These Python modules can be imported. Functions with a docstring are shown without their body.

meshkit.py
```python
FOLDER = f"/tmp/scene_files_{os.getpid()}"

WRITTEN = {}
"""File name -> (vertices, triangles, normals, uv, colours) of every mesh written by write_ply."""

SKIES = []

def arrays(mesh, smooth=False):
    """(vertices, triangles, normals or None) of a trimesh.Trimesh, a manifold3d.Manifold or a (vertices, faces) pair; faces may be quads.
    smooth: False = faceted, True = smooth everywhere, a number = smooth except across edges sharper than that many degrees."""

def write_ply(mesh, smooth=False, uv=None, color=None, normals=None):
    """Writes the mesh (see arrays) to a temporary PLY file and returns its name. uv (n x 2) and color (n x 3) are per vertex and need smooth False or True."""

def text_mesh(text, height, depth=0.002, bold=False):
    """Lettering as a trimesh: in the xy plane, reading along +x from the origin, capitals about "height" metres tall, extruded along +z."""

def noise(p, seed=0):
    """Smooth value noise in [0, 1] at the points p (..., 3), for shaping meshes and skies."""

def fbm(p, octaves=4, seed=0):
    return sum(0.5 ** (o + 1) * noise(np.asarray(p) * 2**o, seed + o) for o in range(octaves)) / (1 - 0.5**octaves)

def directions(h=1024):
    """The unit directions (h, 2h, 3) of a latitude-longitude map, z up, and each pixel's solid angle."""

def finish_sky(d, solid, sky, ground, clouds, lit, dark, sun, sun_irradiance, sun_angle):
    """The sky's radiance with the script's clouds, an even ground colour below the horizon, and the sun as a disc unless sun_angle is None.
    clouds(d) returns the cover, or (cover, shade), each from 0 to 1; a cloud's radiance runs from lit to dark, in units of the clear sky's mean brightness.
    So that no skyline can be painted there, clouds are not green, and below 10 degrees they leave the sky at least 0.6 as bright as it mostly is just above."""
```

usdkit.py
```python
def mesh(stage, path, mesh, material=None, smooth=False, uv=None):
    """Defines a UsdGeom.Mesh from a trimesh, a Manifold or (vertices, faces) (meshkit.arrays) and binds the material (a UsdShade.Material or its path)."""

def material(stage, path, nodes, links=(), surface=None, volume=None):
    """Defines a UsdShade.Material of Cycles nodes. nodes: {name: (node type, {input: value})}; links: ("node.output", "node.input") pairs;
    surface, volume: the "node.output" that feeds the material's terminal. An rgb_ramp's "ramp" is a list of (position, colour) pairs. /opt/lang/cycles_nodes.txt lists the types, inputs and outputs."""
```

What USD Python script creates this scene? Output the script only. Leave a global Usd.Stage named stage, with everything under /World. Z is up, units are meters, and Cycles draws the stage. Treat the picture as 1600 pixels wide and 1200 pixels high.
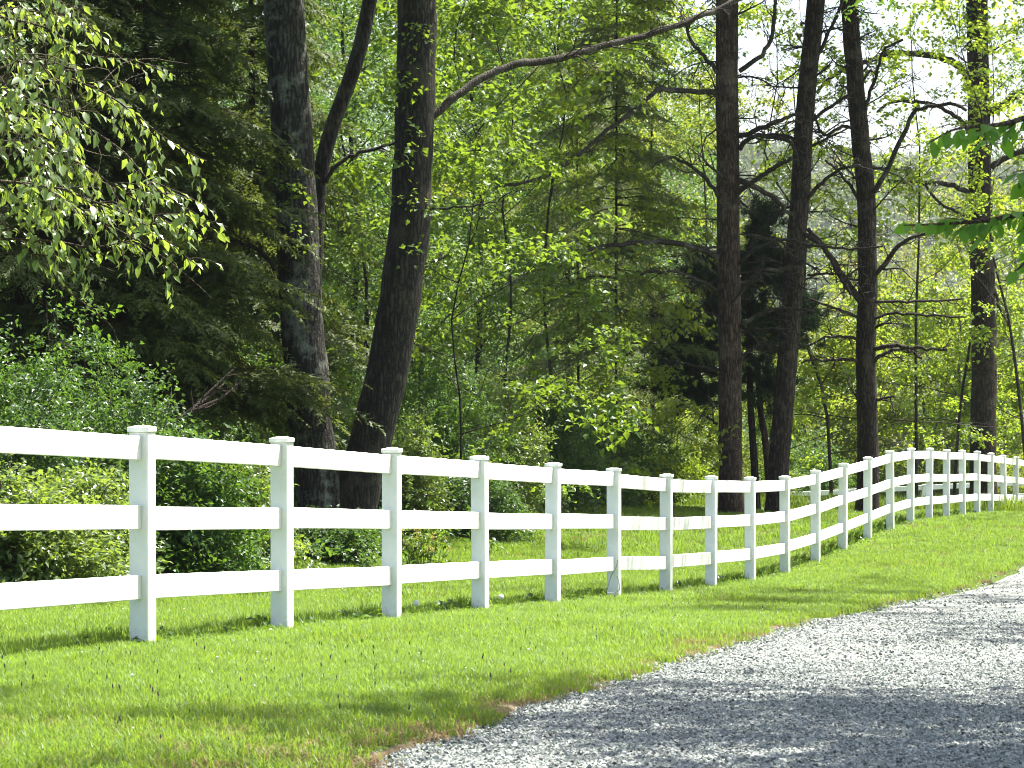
import math
import numpy as np
import usdkit, meshkit
from pxr import Usd, UsdGeom, UsdLux, UsdShade, Gf, Vt, Sdf

# ------------------------------------------------------------------ camera, sky, sun, exposure
F = 4300.0            # focal length in pixels of the 1600 px wide photograph
ZC = 1.63             # eye height
EXPOSURE = 1.9
SKY_STRENGTH = 0.082
SUN_INTENSITY = 1.25
SUN_EL, SUN_AZ = math.radians(65), math.radians(50)     # azimuth to the right of the view direction (+y)
HAZE_DENSITY = 0.00007
SUN = np.array([math.cos(SUN_EL) * math.sin(SUN_AZ), math.cos(SUN_EL) * math.cos(SUN_AZ), math.sin(SUN_EL)])

stage = Usd.Stage.CreateInMemory()
UsdGeom.SetStageUpAxis(stage, "Z")
UsdGeom.SetStageMetersPerUnit(stage, 1.0)
UsdGeom.Xform.Define(stage, "/World")
UsdGeom.Scope.Define(stage, "/World/Looks")

cam = UsdGeom.Camera.Define(stage, "/World/camera")
cam.AddTranslateOp().Set((0, 0, ZC))
cam.AddRotateXOp().Set(90.0)
cam.CreateHorizontalApertureAttr(36.0)
cam.CreateVerticalApertureAttr(27.0)
cam.CreateFocalLengthAttr(F / 1600 * 36)
cam.CreateClippingRangeAttr((0.1, 5000))
cam.CreateFStopAttr(16.0)
cam.CreateFocusDistanceAttr(24.0)
cam.CreateExposureAttr(EXPOSURE)

sky_m = usdkit.material(stage, "/World/Looks/sky_light", {
    "sky": ("sky_texture", {"sky_type": "single_scattering", "sun_disc": False, "sun_elevation": SUN_EL, "sun_rotation": SUN_AZ,
                            "aerosol_density": 4.0, "air_density": 1.0}),
    "bg": ("background_shader", {"strength": SKY_STRENGTH})},
    [("sky.color", "bg.color")], surface="bg.background")
dome = UsdLux.DomeLight.Define(stage, "/World/sky")
UsdShade.MaterialBindingAPI.Apply(dome.GetPrim()).Bind(sky_m)
dome.GetPrim().SetCustomDataByKey("kind", "structure")

sun = UsdLux.DistantLight.Define(stage, "/World/sun")
sun.CreateIntensityAttr(SUN_INTENSITY)
sun.CreateNormalizeAttr(True)
sun.CreateAngleAttr(0.5)
sun.CreateColorAttr((1.0, 0.96, 0.90))
zx = SUN / np.linalg.norm(SUN)
xx = np.cross([0, 0, 1.0], zx); xx /= np.linalg.norm(xx)
yx = np.cross(zx, xx)
sun.AddTransformOp().Set(Gf.Matrix4d(*xx, 0, *yx, 0, *zx, 0, 0, 0, 60, 1))

# ------------------------------------------------------------------ helpers
RNG = np.random.default_rng(7)
used = {}
def path_for(parent, name):
    k = (parent, name)
    n = used.get(k, 0); used[k] = n + 1
    return f"{parent}/{name}" if n == 0 else f"{parent}/{name}_{n:03d}"

def tag(prim, label=None, cat=None, group=None, kind=None):
    for k, v in (("label", label), ("category", cat), ("group", group), ("kind", kind)):
        if v: prim.SetCustomDataByKey(k, v)
    return prim

def obj(name, mesh, mat, parent="/World", smooth=False, **kw):
    p = path_for(str(parent), name)
    m = usdkit.mesh(stage, p, mesh, LOOK[mat], smooth=smooth)
    tag(m.GetPrim(), **kw)
    return p

def thing(name, label, cat, group=None, loc=None):
    p = path_for("/World", name)
    x = UsdGeom.Xform.Define(stage, p)
    tag(x.GetPrim(), label, cat, group)
    return p

def scatter(name, protos, mat, pos, rot, scale, idx, parent="/World", **kw):
    """a PointInstancer: protos are (v, f) meshes, mat one look or one per prototype; rot (n,4) = w,x,y,z"""
    p = path_for(str(parent), name)
    pi = UsdGeom.PointInstancer.Define(stage, p)
    targets = []
    for k, m in enumerate(protos):
        q = f"{p}/shape_{k:03d}" if k else f"{p}/shape"
        usdkit.mesh(stage, q, m, LOOK[mat if isinstance(mat, str) else mat[k]])
        targets.append(q)
    pi.CreatePrototypesRel().SetTargets(targets)
    pos = np.asarray(pos, np.float32)
    pi.CreatePositionsAttr(Vt.Vec3fArray.FromNumpy(pos))
    pi.CreateOrientationsAttr(Vt.QuathArray([Gf.Quath(float(a), float(b), float(c), float(d)) for a, b, c, d in rot]))
    sc = np.asarray(scale, np.float32)
    if sc.ndim == 1: sc = np.repeat(sc[:, None], 3, 1)
    pi.CreateScalesAttr(Vt.Vec3fArray.FromNumpy(np.ascontiguousarray(sc)))
    pi.CreateProtoIndicesAttr(Vt.IntArray.FromNumpy(np.asarray(idx, np.int32)))
    tag(pi.GetPrim(), **kw)
    return p

def nrm(v):
    v = np.asarray(v, float)
    return v / (np.linalg.norm(v, axis=-1, keepdims=True) + 1e-12)

def quat_z(a):
    a = np.asarray(a); z = np.zeros_like(a)
    return np.stack([np.cos(a / 2), z, z, np.sin(a / 2)], -1)

def quat_mul(p, q):
    w1, x1, y1, z1 = np.moveaxis(p, -1, 0); w2, x2, y2, z2 = np.moveaxis(q, -1, 0)
    return np.stack([w1*w2-x1*x2-y1*y2-z1*z2, w1*x2+x1*w2+y1*z2-z1*y2, w1*y2-x1*z2+y1*w2+z1*x2, w1*z2+x1*y2-y1*x2+z1*w2], -1)

def quat_tilt(rng, n, amount):
    """turned about z at random, then tilted by about amount radians"""
    ax = rng.uniform(0, 2*np.pi, n); t = rng.normal(0, amount, n)
    q = np.stack([np.cos(t/2), np.sin(t/2)*np.cos(ax), np.sin(t/2)*np.sin(ax), np.zeros(n)], -1)
    return quat_mul(q, quat_z(rng.uniform(0, 2*np.pi, n)))

def quat_along(d, roll=None):
    """turns +y to the directions d, +z staying as near up as it can"""
    y = nrm(d); x = nrm(np.cross(y, [0, 0, 1.0])); z = np.cross(x, y)
    m = np.stack([x, y, z], -1)
    t = m[:, 0, 0] + m[:, 1, 1] + m[:, 2, 2]
    from scipy.spatial.transform import Rotation
    q = Rotation.from_matrix(m).as_quat()
    q = np.stack([q[:, 3], q[:, 0], q[:, 1], q[:, 2]], -1)
    if roll is not None:
        h = roll / 2
        q = quat_mul(q, np.stack([np.cos(h), np.zeros_like(h), np.sin(h), np.zeros_like(h)], -1))
    return q

def join(meshes):
    V, Fc, n = [], [], 0
    for v, f in meshes:
        V.append(v); Fc.append(np.asarray(f) + n); n += len(v)
    return np.vstack(V), np.vstack(Fc)

def tube(points, radii, sides=8, rough=0.0, seed=0, cap=True):
    p = np.asarray(points, float); radii = np.broadcast_to(radii, (len(p),)).astype(float)
    t = nrm(np.gradient(p, axis=0))
    ref = np.array([0.31, 0.95, 0.05]) if abs(t[0, 2]) > 0.5 else np.array([0.03, 0.02, 1.0])
    a = nrm(np.cross(t, ref)); b = np.cross(t, a)
    ang = np.arange(sides) * 2 * np.pi / sides
    r = radii[:, None] * np.ones(sides)
    if rough:
        q = np.stack([np.cos(ang)[None] * 2.2 + 0 * radii[:, None], np.sin(ang)[None] * 2.2 + 0 * radii[:, None],
                      np.cumsum(np.r_[0, np.linalg.norm(np.diff(p, axis=0), axis=1)])[:, None] * 1.6 + 0 * ang[None]], -1)
        r = r * (1 + rough * (meshkit.fbm(q + seed * 7.3, 3, seed) - 0.5) * 2)
    v = p[:, None] + r[..., None] * (np.cos(ang)[None, :, None] * a[:, None] + np.sin(ang)[None, :, None] * b[:, None])
    n = len(p)
    i, j = np.meshgrid(np.arange(n - 1), np.arange(sides), indexing="ij")
    q = np.stack([i*sides+j, i*sides+(j+1) % sides, (i+1)*sides+(j+1) % sides, (i+1)*sides+j], -1).reshape(-1, 4)
    f = np.vstack([q[:, [0, 1, 2]], q[:, [0, 2, 3]]])
    v = v.reshape(-1, 3)
    if cap:
        v = np.vstack([v, p[:1], p[-1:]]); k = n * sides
        j = np.arange(sides)
        f = np.vstack([f, np.stack([np.full(sides, k), (j+1) % sides, j], 1), np.stack([np.full(sides, k+1), (n-1)*sides+j, (n-1)*sides+(j+1) % sides], 1)])
    return v, f

def smooth_path(pts, n):
    """a denser smooth curve through the points"""
    from scipy.interpolate import PchipInterpolator
    p = np.asarray(pts, float)
    s = np.r_[0, np.cumsum(np.linalg.norm(np.diff(p, axis=0), axis=1) + 1e-6)]
    u = np.linspace(0, s[-1], n)
    if len(p) == 2:
        return p[0] + (p[1] - p[0]) * (u / s[-1])[:, None]
    return PchipInterpolator(s, p)(u)

def at(px, py, depth):
    """the point that far ahead of the camera on the line through a pixel of the photograph"""
    return np.array([(px - 800) / F * depth, depth, ZC - (py - 600) / F * depth])

# ------------------------------------------------------------------ the lie of the land
from scipy.interpolate import PchipInterpolator
NP = 25
ii = np.arange(-1, NP)
PX0, PDX, PZ0, PDZ, PQ = -2.291, 0.6668, 17.07, 2.3642, 0.0011251
def fence_xy(i):
    i = np.asarray(i, float)
    return PX0 + i*PDX + PQ*i*i, PZ0 + i*PDZ
AZ = math.radians(16.2)
DF = np.array([math.sin(AZ), math.cos(AZ)])         # along the fence
NF = np.array([math.cos(AZ), -math.sin(AZ)])        # towards the road
def tu(x, y):
    """distance ahead of the camera's level along the fence, and distance from the fence towards the road"""
    y = np.asarray(y, float); x = np.asarray(x, float)
    i = np.clip((y - PZ0) / PDZ, -12, 60)
    i = np.where(y < PZ0 + 24*PDZ, i, 24 + (y - PZ0 - 24*PDZ) / PDZ)
    fx = PX0 + i*PDX + PQ*np.clip(i, 0, 40)**2
    return y, (x - fx) * math.cos(AZ)
E_Y = [-60, 0, 9, 14.7, 17.07] + [PZ0 + k*PDZ for k in range(1, 22)] + [76, 86, 110, 150, 230, 420, 620, 900, 1350, 1700, 2600]
E_V = [1.20, 1.18, 1.30, 1.51, 1.63, 1.745, 1.87, 2.0, 2.13, 2.24, 2.385, 2.485, 2.58, 2.645, 2.635, 2.60, 2.565, 2.52, 2.53, 2.59, 2.67, 2.735, 2.82, 2.92, 3.03, 3.13] + [3.6, 4.5, 6.6, 9.0, 11.5, 12.5, 8.0, -25, -108, -118, -125]
_prof = PchipInterpolator(E_Y, E_V)
def gz(x, y):
    x = np.asarray(x, float); y = np.asarray(y, float)
    t, u = tu(x, y)
    z = ZC - _prof(np.clip(y - np.where(u > 0, -0.28*np.clip(u, 0, 12), 0), -60, 2600))
    back = np.clip(-u - 3.0, 0, None)
    z = z + np.minimum(0.13 * back, 2.2) * np.clip(1 - (y - 40) / 28, 0, 1)
    near = np.clip(1 - y / 120, 0, 1)
    z = z + near * 0.05 * (meshkit.fbm(np.stack([x * 0.5, y * 0.35, 0 * x], -1), 2, 3) - 0.5)
    hill = np.clip((y - 500) / 300, 0, 1)
    z = z + hill * 26 * (meshkit.fbm(np.stack([x * 0.008, y * 0.004, 0 * x], -1), 3, 5) - 0.5)
    return z
ROAD_U0, ROAD_U1 = 3.35, 7.6
def road_edge(y):
    y = np.asarray(y, float)
    return np.interp(y, [8, 9.6, 11.7, 15.3, 20.9, 30.4, 40, 60], [3.72, 3.70, 3.64, 3.36, 3.02, 2.72, 2.95, 3.0]) + 0.2 * (meshkit.fbm(np.stack([y * 0.9, 0*y, 0*y], -1), 3, 11) - 0.5)

# ------------------------------------------------------------------ materials
LOOK = {}
def look(name, nodes, links, surface):
    LOOK[name] = usdkit.material(stage, f"/World/Looks/{name}", nodes, links, surface=surface)

def leaf_look(name, dark, light, glow, mix=0.42, rough=0.42, spec=0.35, patch=0.9, spread=1.0):
    """leaves: a colour of its own for each clump and for each leaf, light passing through"""
    d, l = np.array(dark), np.array(light)
    look(name, {
        "oi": ("object_info", {}), "geo": ("geometry", {}),
        "nz": ("noise_texture", {"scale": patch, "detail": 2.0}),
        "ma": ("math", {"math_type": "multiply_add", "value2": 0.45, "value3": 0.0}),
        "mb": ("math", {"math_type": "multiply_add", "value2": 0.35}),
        "mc": ("math", {"math_type": "multiply_add", "value2": 0.45}),
        "rmp": ("rgb_ramp", {"ramp": [(0.15, d), (0.62, (d + l) / 2), (1.0, l)]}),
        "gl": ("rgb_ramp", {"ramp": [(0.15, np.array(glow) * 0.55), (1.0, glow)]}),
        "pb": ("principled_bsdf", {"roughness": rough, "specular_ior_level": spec}),
        "tr": ("translucent_bsdf", {}),
        "mx": ("mix_closure", {"fac": mix})},
        [("geo.position", "nz.vector"), ("nz.fac", "ma.value1"), ("oi.random", "mb.value1"), ("ma.value", "mb.value3"),
         ("geo.random_per_island", "mc.value1"), ("mb.value", "mc.value3"),
         ("mc.value", "rmp.fac"), ("mc.value", "gl.fac"), ("rmp.color", "pb.base_color"), ("gl.color", "tr.color"),
         ("pb.BSDF", "mx.closure1"), ("tr.BSDF", "mx.closure2")], "mx.closure")

leaf_look("lime_leaf", (.036, .085, .010), (.115, .185, .022), (.30, .44, .03), mix=0.46)
leaf_look("maple_leaf", (.05, .105, .010), (.155, .23, .025), (.52, .68, .045), mix=0.5)
leaf_look("yellow_leaf", (.08, .13, .012), (.18, .23, .025), (.46, .54, .04), mix=0.5)
leaf_look("green_leaf", (.03, .08, .015), (.08, .16, .03), (.20, .36, .03), mix=0.42)
leaf_look("deep_leaf", (.028, .068, .014), (.07, .14, .03), (.17, .32, .035), mix=0.4, spec=0.5)
leaf_look("birch_leaf", (.07, .12, .03), (.15, .22, .065), (.40, .54, .06), mix=0.45, rough=0.34, spec=0.7)
leaf_look("near_leaf", (.055, .15, .018), (.105, .22, .033), (.28, .60, .04), mix=0.48, rough=0.5, spec=0.2)
leaf_look("tan_leaf", (.12, .13, .035), (.22, .21, .06), (.42, .42, .08), mix=0.45)
leaf_look("hemlock_needle", (.036, .06, .013), (.145, .185, .045), (.24, .30, .04), mix=0.36, rough=0.55, spec=0.25)
leaf_look("cedar_needle", (.06, .09, .03), (.17, .21, .075), (.34, .40, .09), mix=0.42, rough=0.55, spec=0.3)
leaf_look("pine_needle", (.012, .030, .013), (.045, .082, .032), (.06, .11, .03), mix=0.28, rough=0.5, spec=0.3)
leaf_look("grass_blade", (.046, .108, .009), (.215, .32, .042), (.38, .57, .045), mix=0.45, rough=0.45, spec=0.28, patch=1.3)
leaf_look("meadow_blade", (.06, .12, .012), (.13, .22, .02), (.30, .42, .03), mix=0.45, rough=0.45, spec=0.3, patch=0.8)
leaf_look("dry_blade", (.20, .14, .07), (.36, .27, .14), (.30, .22, .10), mix=0.3, rough=0.7, spec=0.1)
leaf_look("goldenrod", (.30, .20, .02), (.5, .34, .03), (.4, .28, .02), mix=0.3)
leaf_look("far_leaf", (.05, .09, .03), (.12, .16, .055), (.18, .26, .06), mix=0.35, patch=0.02)

def bark_look(name, c0, c1, c2=None, lichen=0.0, s=1.0):
    look(name, {
        "geo": ("geometry", {}), "mp": ("mapping", {"scale": (15*s, 15*s, 2.6*s)}),
        "vo": ("voronoi_texture", {"feature": "distance_to_edge", "scale": 1.0, "randomness": 1.0}),
        "nz": ("noise_texture", {"scale": 2.2, "detail": 6.0, "roughness": 0.7}),
        "n2": ("noise_texture", {"scale": 7.0, "detail": 5.0, "roughness": 0.65}),
        "ad": ("vector_math", {"math_type": "multiply_add", "vector2": (1.6, 1.6, 1.6)}),
        "r1": ("rgb_ramp", {"ramp": [(0.0, np.array(c0) * 0.35), (0.10, c0), (0.45, c1)]}),
        "r2": ("rgb_ramp", {"ramp": [(0.52, (0, 0, 0)), (0.62, (1, 1, 1))]}),
        "lm": ("math", {"math_type": "multiply", "value2": lichen}),
        "mx": ("mix_color", {"blend_type": "mix", "b": c2 or c1}),
        "hg": ("math", {"math_type": "multiply_add", "value2": 0.35}),
        "bp": ("bump", {"strength": 1.0, "distance": 0.035}),
        "pb": ("principled_bsdf", {"roughness": 0.85, "specular_ior_level": 0.2})},
        [("geo.position", "mp.vector"), ("n2.color", "ad.vector1"), ("mp.vector", "ad.vector3"), ("ad.vector", "vo.vector"), ("geo.position", "nz.vector"), ("geo.position", "n2.vector"),
         ("vo.distance", "r1.fac"), ("nz.fac", "r2.fac"), ("r2.color", "lm.value1"), ("lm.value", "mx.fac"), ("r1.color", "mx.a"),
         ("n2.fac", "hg.value1"), ("vo.distance", "hg.value3"), ("hg.value", "bp.height"), ("bp.normal", "pb.normal"), ("mx.result", "pb.base_color")], "pb.BSDF")
bark_look("oak_bark", (.022, .020, .015), (.08, .075, .06), (.20, .21, .165), 0.6, s=1.15)
bark_look("dark_bark", (.014, .0125, .008), (.045, .039, .026), (.085, .07, .045), 0.35, s=1.15)
bark_look("brown_bark", (.022, .016, .010), (.070, .050, .034), (.11, .085, .06), 0.4, s=1.2)
bark_look("pine_bark", (.032, .020, .012), (.095, .062, .040), (.13, .10, .072), 0.4, s=1.3)
bark_look("limb_bark", (.035, .028, .02), (.085, .07, .05), (.14, .13, .10), 0.55, s=2.5)
bark_look("pale_bark", (.12, .11, .095), (.26, .24, .21), (.32, .31, .28), 0.5, s=2)
bark_look("twig_bark", (.07, .05, .033), (.13, .10, .07), (.17, .14, .10), 0.4, s=3)

bark_look("brown_twig", (.045, .032, .02), (.085, .062, .04), (.11, .085, .06), 0.4, s=3)
bark_look("tan_twig", (.14, .11, .07), (.24, .19, .12), (.30, .25, .17), 0.4, s=3)
look("white_paint", {
    "geo": ("geometry", {}), "n1": ("noise_texture", {"scale": 2.6, "detail": 6.0, "roughness": 0.65}), "n2": ("noise_texture", {"scale": 60.0, "detail": 3.0}),
    "oi": ("object_info", {}),
    "r1": ("rgb_ramp", {"ramp": [(0.38, (.84, .83, .785)), (0.78, (.66, .67, .57))]}),
    "r2": ("rgb_ramp", {"ramp": [(0.62, (1, 1, 1)), (0.85, (.90, .91, .87))]}),
    "mu": ("mix_color", {"blend_type": "multiply", "fac": 1.0}),
    "vary": ("rgb_ramp", {"ramp": [(0.0, (.90, .91, .87)), (0.5, (.97, .97, .96)), (1.0, (1, 1, 1))]}), "m2": ("mix_color", {"blend_type": "multiply", "fac": 1.0}),
    "ht": ("attribute", {"attribute": "height"}), "n3": ("noise_texture", {"scale": 11.0, "detail": 5.0, "roughness": 0.7}),
    "hn": ("math", {"math_type": "multiply_add", "value2": -0.55}), "sp": ("rgb_ramp", {"ramp": [(0.0, (.85, .85, .85)), (0.10, (.35, .35, .35)), (0.28, (0, 0, 0))]}),
    "m3": ("mix_color", {"blend_type": "mix", "b": (.20, .20, .11)}),
    "bp": ("bump", {"strength": 0.15, "distance": 0.004}),
    "pb": ("principled_bsdf", {"roughness": 0.42, "specular_ior_level": 0.4})},
    [("geo.position", "n1.vector"), ("geo.position", "n2.vector"), ("n1.fac", "r1.fac"), ("n2.fac", "r2.fac"), ("r1.color", "mu.a"), ("r2.color", "mu.b"),
     ("oi.random", "vary.fac"), ("mu.result", "m2.a"), ("vary.color", "m2.b"), ("geo.position", "n3.vector"), ("n3.fac", "hn.value1"), ("ht.fac", "hn.value3"),
     ("hn.value", "sp.fac"), ("sp.color", "m3.fac"), ("m2.result", "m3.a"),
     ("n2.fac", "bp.height"), ("bp.normal", "pb.normal"), ("m3.result", "pb.base_color")], "pb.BSDF")

look("lawn_soil", {
    "geo": ("geometry", {}), "n1": ("noise_texture", {"scale": 0.9, "detail": 5.0, "roughness": 0.6}), "n2": ("noise_texture", {"scale": 26.0, "detail": 4.0, "roughness": 0.7}),
    "r1": ("rgb_ramp", {"ramp": [(0.35, (.045, .085, .012)), (0.58, (.085, .13, .02)), (0.75, (.14, .13, .045))]}),
    "r2": ("rgb_ramp", {"ramp": [(0.3, (.45, .45, .42)), (0.7, (1.25, 1.2, 1.1))]}),
    "mu": ("mix_color", {"blend_type": "multiply", "fac": 1.0, "use_clamp_result": False}),
    "bp": ("bump", {"strength": 0.8, "distance": 0.03}),
    "pb": ("principled_bsdf", {"roughness": 0.9, "specular_ior_level": 0.1})},
    [("geo.position", "n1.vector"), ("geo.position", "n2.vector"), ("n1.fac", "r1.fac"), ("n2.fac", "r2.fac"), ("r1.color", "mu.a"), ("r2.color", "mu.b"),
     ("n2.fac", "bp.height"), ("bp.normal", "pb.normal"), ("mu.result", "pb.base_color")], "pb.BSDF")
look("verge_soil", {
    "geo": ("geometry", {}), "n1": ("noise_texture", {"scale": 5.0, "detail": 5.0, "roughness": 0.65}), "n2": ("noise_texture", {"scale": 70.0, "detail": 4.0, "roughness": 0.7}),
    "r1": ("rgb_ramp", {"ramp": [(0.3, (.07, .055, .03)), (0.5, (.15, .115, .065)), (0.75, (.24, .20, .14))]}),
    "r2": ("rgb_ramp", {"ramp": [(0.3, (.5, .5, .5)), (0.7, (1.2, 1.2, 1.2))]}),
    "mu": ("mix_color", {"blend_type": "multiply", "fac": 1.0, "use_clamp_result": False}),
    "bp": ("bump", {"strength": 0.9, "distance": 0.015}),
    "pb": ("principled_bsdf", {"roughness": 0.95, "specular_ior_level": 0.1})},
    [("geo.position", "n1.vector"), ("geo.position", "n2.vector"), ("n1.fac", "r1.fac"), ("n2.fac", "r2.fac"), ("r1.color", "mu.a"), ("r2.color", "mu.b"),
     ("n2.fac", "bp.height"), ("bp.normal", "pb.normal"), ("mu.result", "pb.base_color")], "pb.BSDF")
look("gravel_bed", {
    "geo": ("geometry", {}), "v": ("voronoi_texture", {"scale": 62.0}), "v2": ("voronoi_texture", {"scale": 110.0}), "n": ("noise_texture", {"scale": 1.1, "detail": 4.0}),
    "bw": ("rgb_to_bw", {}),
    "r1": ("rgb_ramp", {"ramp": [(0.1, (.095, .104, .094)), (0.5, (.21, .226, .205)), (0.9, (.37, .38, .345))]}),
    "r2": ("rgb_ramp", {"ramp": [(0.3, (.88, .9, .92)), (0.7, (1.1, 1.07, 1.02))]}),
    "mu": ("mix_color", {"blend_type": "multiply", "fac": 1.0, "use_clamp_result": False}),
    "bp": ("bump", {"strength": 0.9, "distance": 0.018, "invert": True}),
    "pb": ("principled_bsdf", {"roughness": 0.85, "specular_ior_level": 0.2})},
    [("geo.position", "v.vector"), ("geo.position", "v2.vector"), ("geo.position", "n.vector"), ("v.color", "bw.color"), ("bw.val", "r1.fac"), ("n.fac", "r2.fac"),
     ("r1.color", "mu.a"), ("r2.color", "mu.b"), ("v.distance", "bp.height"), ("bp.normal", "pb.normal"), ("mu.result", "pb.base_color")], "pb.BSDF")
look("stone", {
    "oi": ("object_info", {}), "r1": ("rgb_ramp", {"ramp": [(0.0, (.05, .05, .05)), (0.12, (.125, .14, .127)), (0.6, (.225, .245, .22)), (1.0, (.42, .43, .39))]}),
    "pb": ("principled_bsdf", {"roughness": 0.8, "specular_ior_level": 0.25})},
    [("oi.random", "r1.fac"), ("r1.color", "pb.base_color")], "pb.BSDF")
def plain(name, c, rough=0.7):
    look(name, {"geo": ("geometry", {}), "n": ("noise_texture", {"scale": 30.0, "detail": 3.0}), "r": ("rgb_ramp", {"ramp": [(0.3, np.array(c) * 0.75), (0.7, np.array(c) * 1.2)]}),
                "pb": ("principled_bsdf", {"roughness": rough})}, [("geo.position", "n.vector"), ("n.fac", "r.fac"), ("r.color", "pb.base_color")], "pb.BSDF")
plain("clover_white", (.62, .62, .56)); plain("seed_head", (.045, .035, .025)); plain("wire_metal", (.22, .22, .2), 0.5)
plain("catkin", (.20, .23, .06))

# ------------------------------------------------------------------ the ground and the road
def grid(xs, ys, zf):
    X, Y = np.meshgrid(xs, ys)
    v = np.stack([X, Y, zf(X, Y)], -1).reshape(-1, 3)
    n = len(xs)
    i, j = np.meshgrid(np.arange(len(ys) - 1), np.arange(n - 1), indexing="ij")
    q = np.stack([i*n+j, i*n+j+1, (i+1)*n+j+1, (i+1)*n+j], -1).reshape(-1, 4)
    return v, np.vstack([q[:, [0, 1, 2]], q[:, [0, 2, 3]]])

def ground_z(x, y):
    t, u = tu(x, y)
    return gz(x, y) - 0.09 * np.clip((u - road_edge(y) + 0.02) / 0.25, 0, 1) * np.clip((ROAD_U1 + 0.3 - u) / 0.25, 0, 1) * (np.asarray(y) < 110)
xs = np.unique(np.r_[-np.geomspace(14, 1300, 30), np.arange(-14, 26, 0.33), np.geomspace(26, 1300, 28)])
ys = np.unique(np.r_[-np.geomspace(8, 60, 8), np.arange(-8, 90, 0.5), np.geomspace(90, 2400, 64)])
obj("ground", grid(xs, ys, ground_z), "lawn_soil", smooth=True, kind="structure", label="mown lawn and woodland floor")

def strip(u0, u1, n, y0, y1, step, lift):
    ys = np.arange(y0, y1, step)
    V = []
    for k in range(n + 1):
        a, b = u0(ys), u1(ys)
        u = a + (b - a) * k / n
        i = (ys - PZ0) / PDZ
        fx = PX0 + i*PDX + PQ*np.clip(i, 0, 40)**2
        x = fx + u / math.cos(AZ)
        V.append(np.stack([x, ys, gz(x, ys) + lift(k / n, u, ys)], -1))
    v = np.stack(V, 1).reshape(-1, 3)
    m = n + 1
    i, j = np.meshgrid(np.arange(len(ys) - 1), np.arange(n), indexing="ij")
    q = np.stack([i*m+j, i*m+j+1, (i+1)*m+j+1, (i+1)*m+j], -1).reshape(-1, 4)
    return v, np.vstack([q[:, [0, 1, 2]], q[:, [0, 2, 3]]])
obj("gravel_road", strip(lambda y: road_edge(y) - 0.10, lambda y: 0*y + ROAD_U1, 14, -12, 108, 0.4,
    lambda s, u, y: -0.012 + 0.035*math.sin(math.pi*s) - 0.06*(s <= 0) - 0.06*(s >= 1)), "gravel_bed", smooth=True, kind="structure", label="grey gravel lane beside the lawn")
obj("verge", strip(lambda y: road_edge(y) - 0.03 - 1.4*np.clip(meshkit.fbm(np.stack([y*0.8, 0*y, 0*y], -1), 3, 21) - 0.36, 0, 1)*np.clip((24 - y)/9, 0.0, 1), lambda y: road_edge(y) + 0.02, 4, -6, 60, 0.25,
    lambda s, u, y: 0.006 - 0.014*(s <= 0) - 0.03*(s >= 1) - 0.05*np.clip((y - 22)/4, 0, 1)), "verge_soil", smooth=True, kind="structure", label="bare brown strip of needles between lawn and gravel")

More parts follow.
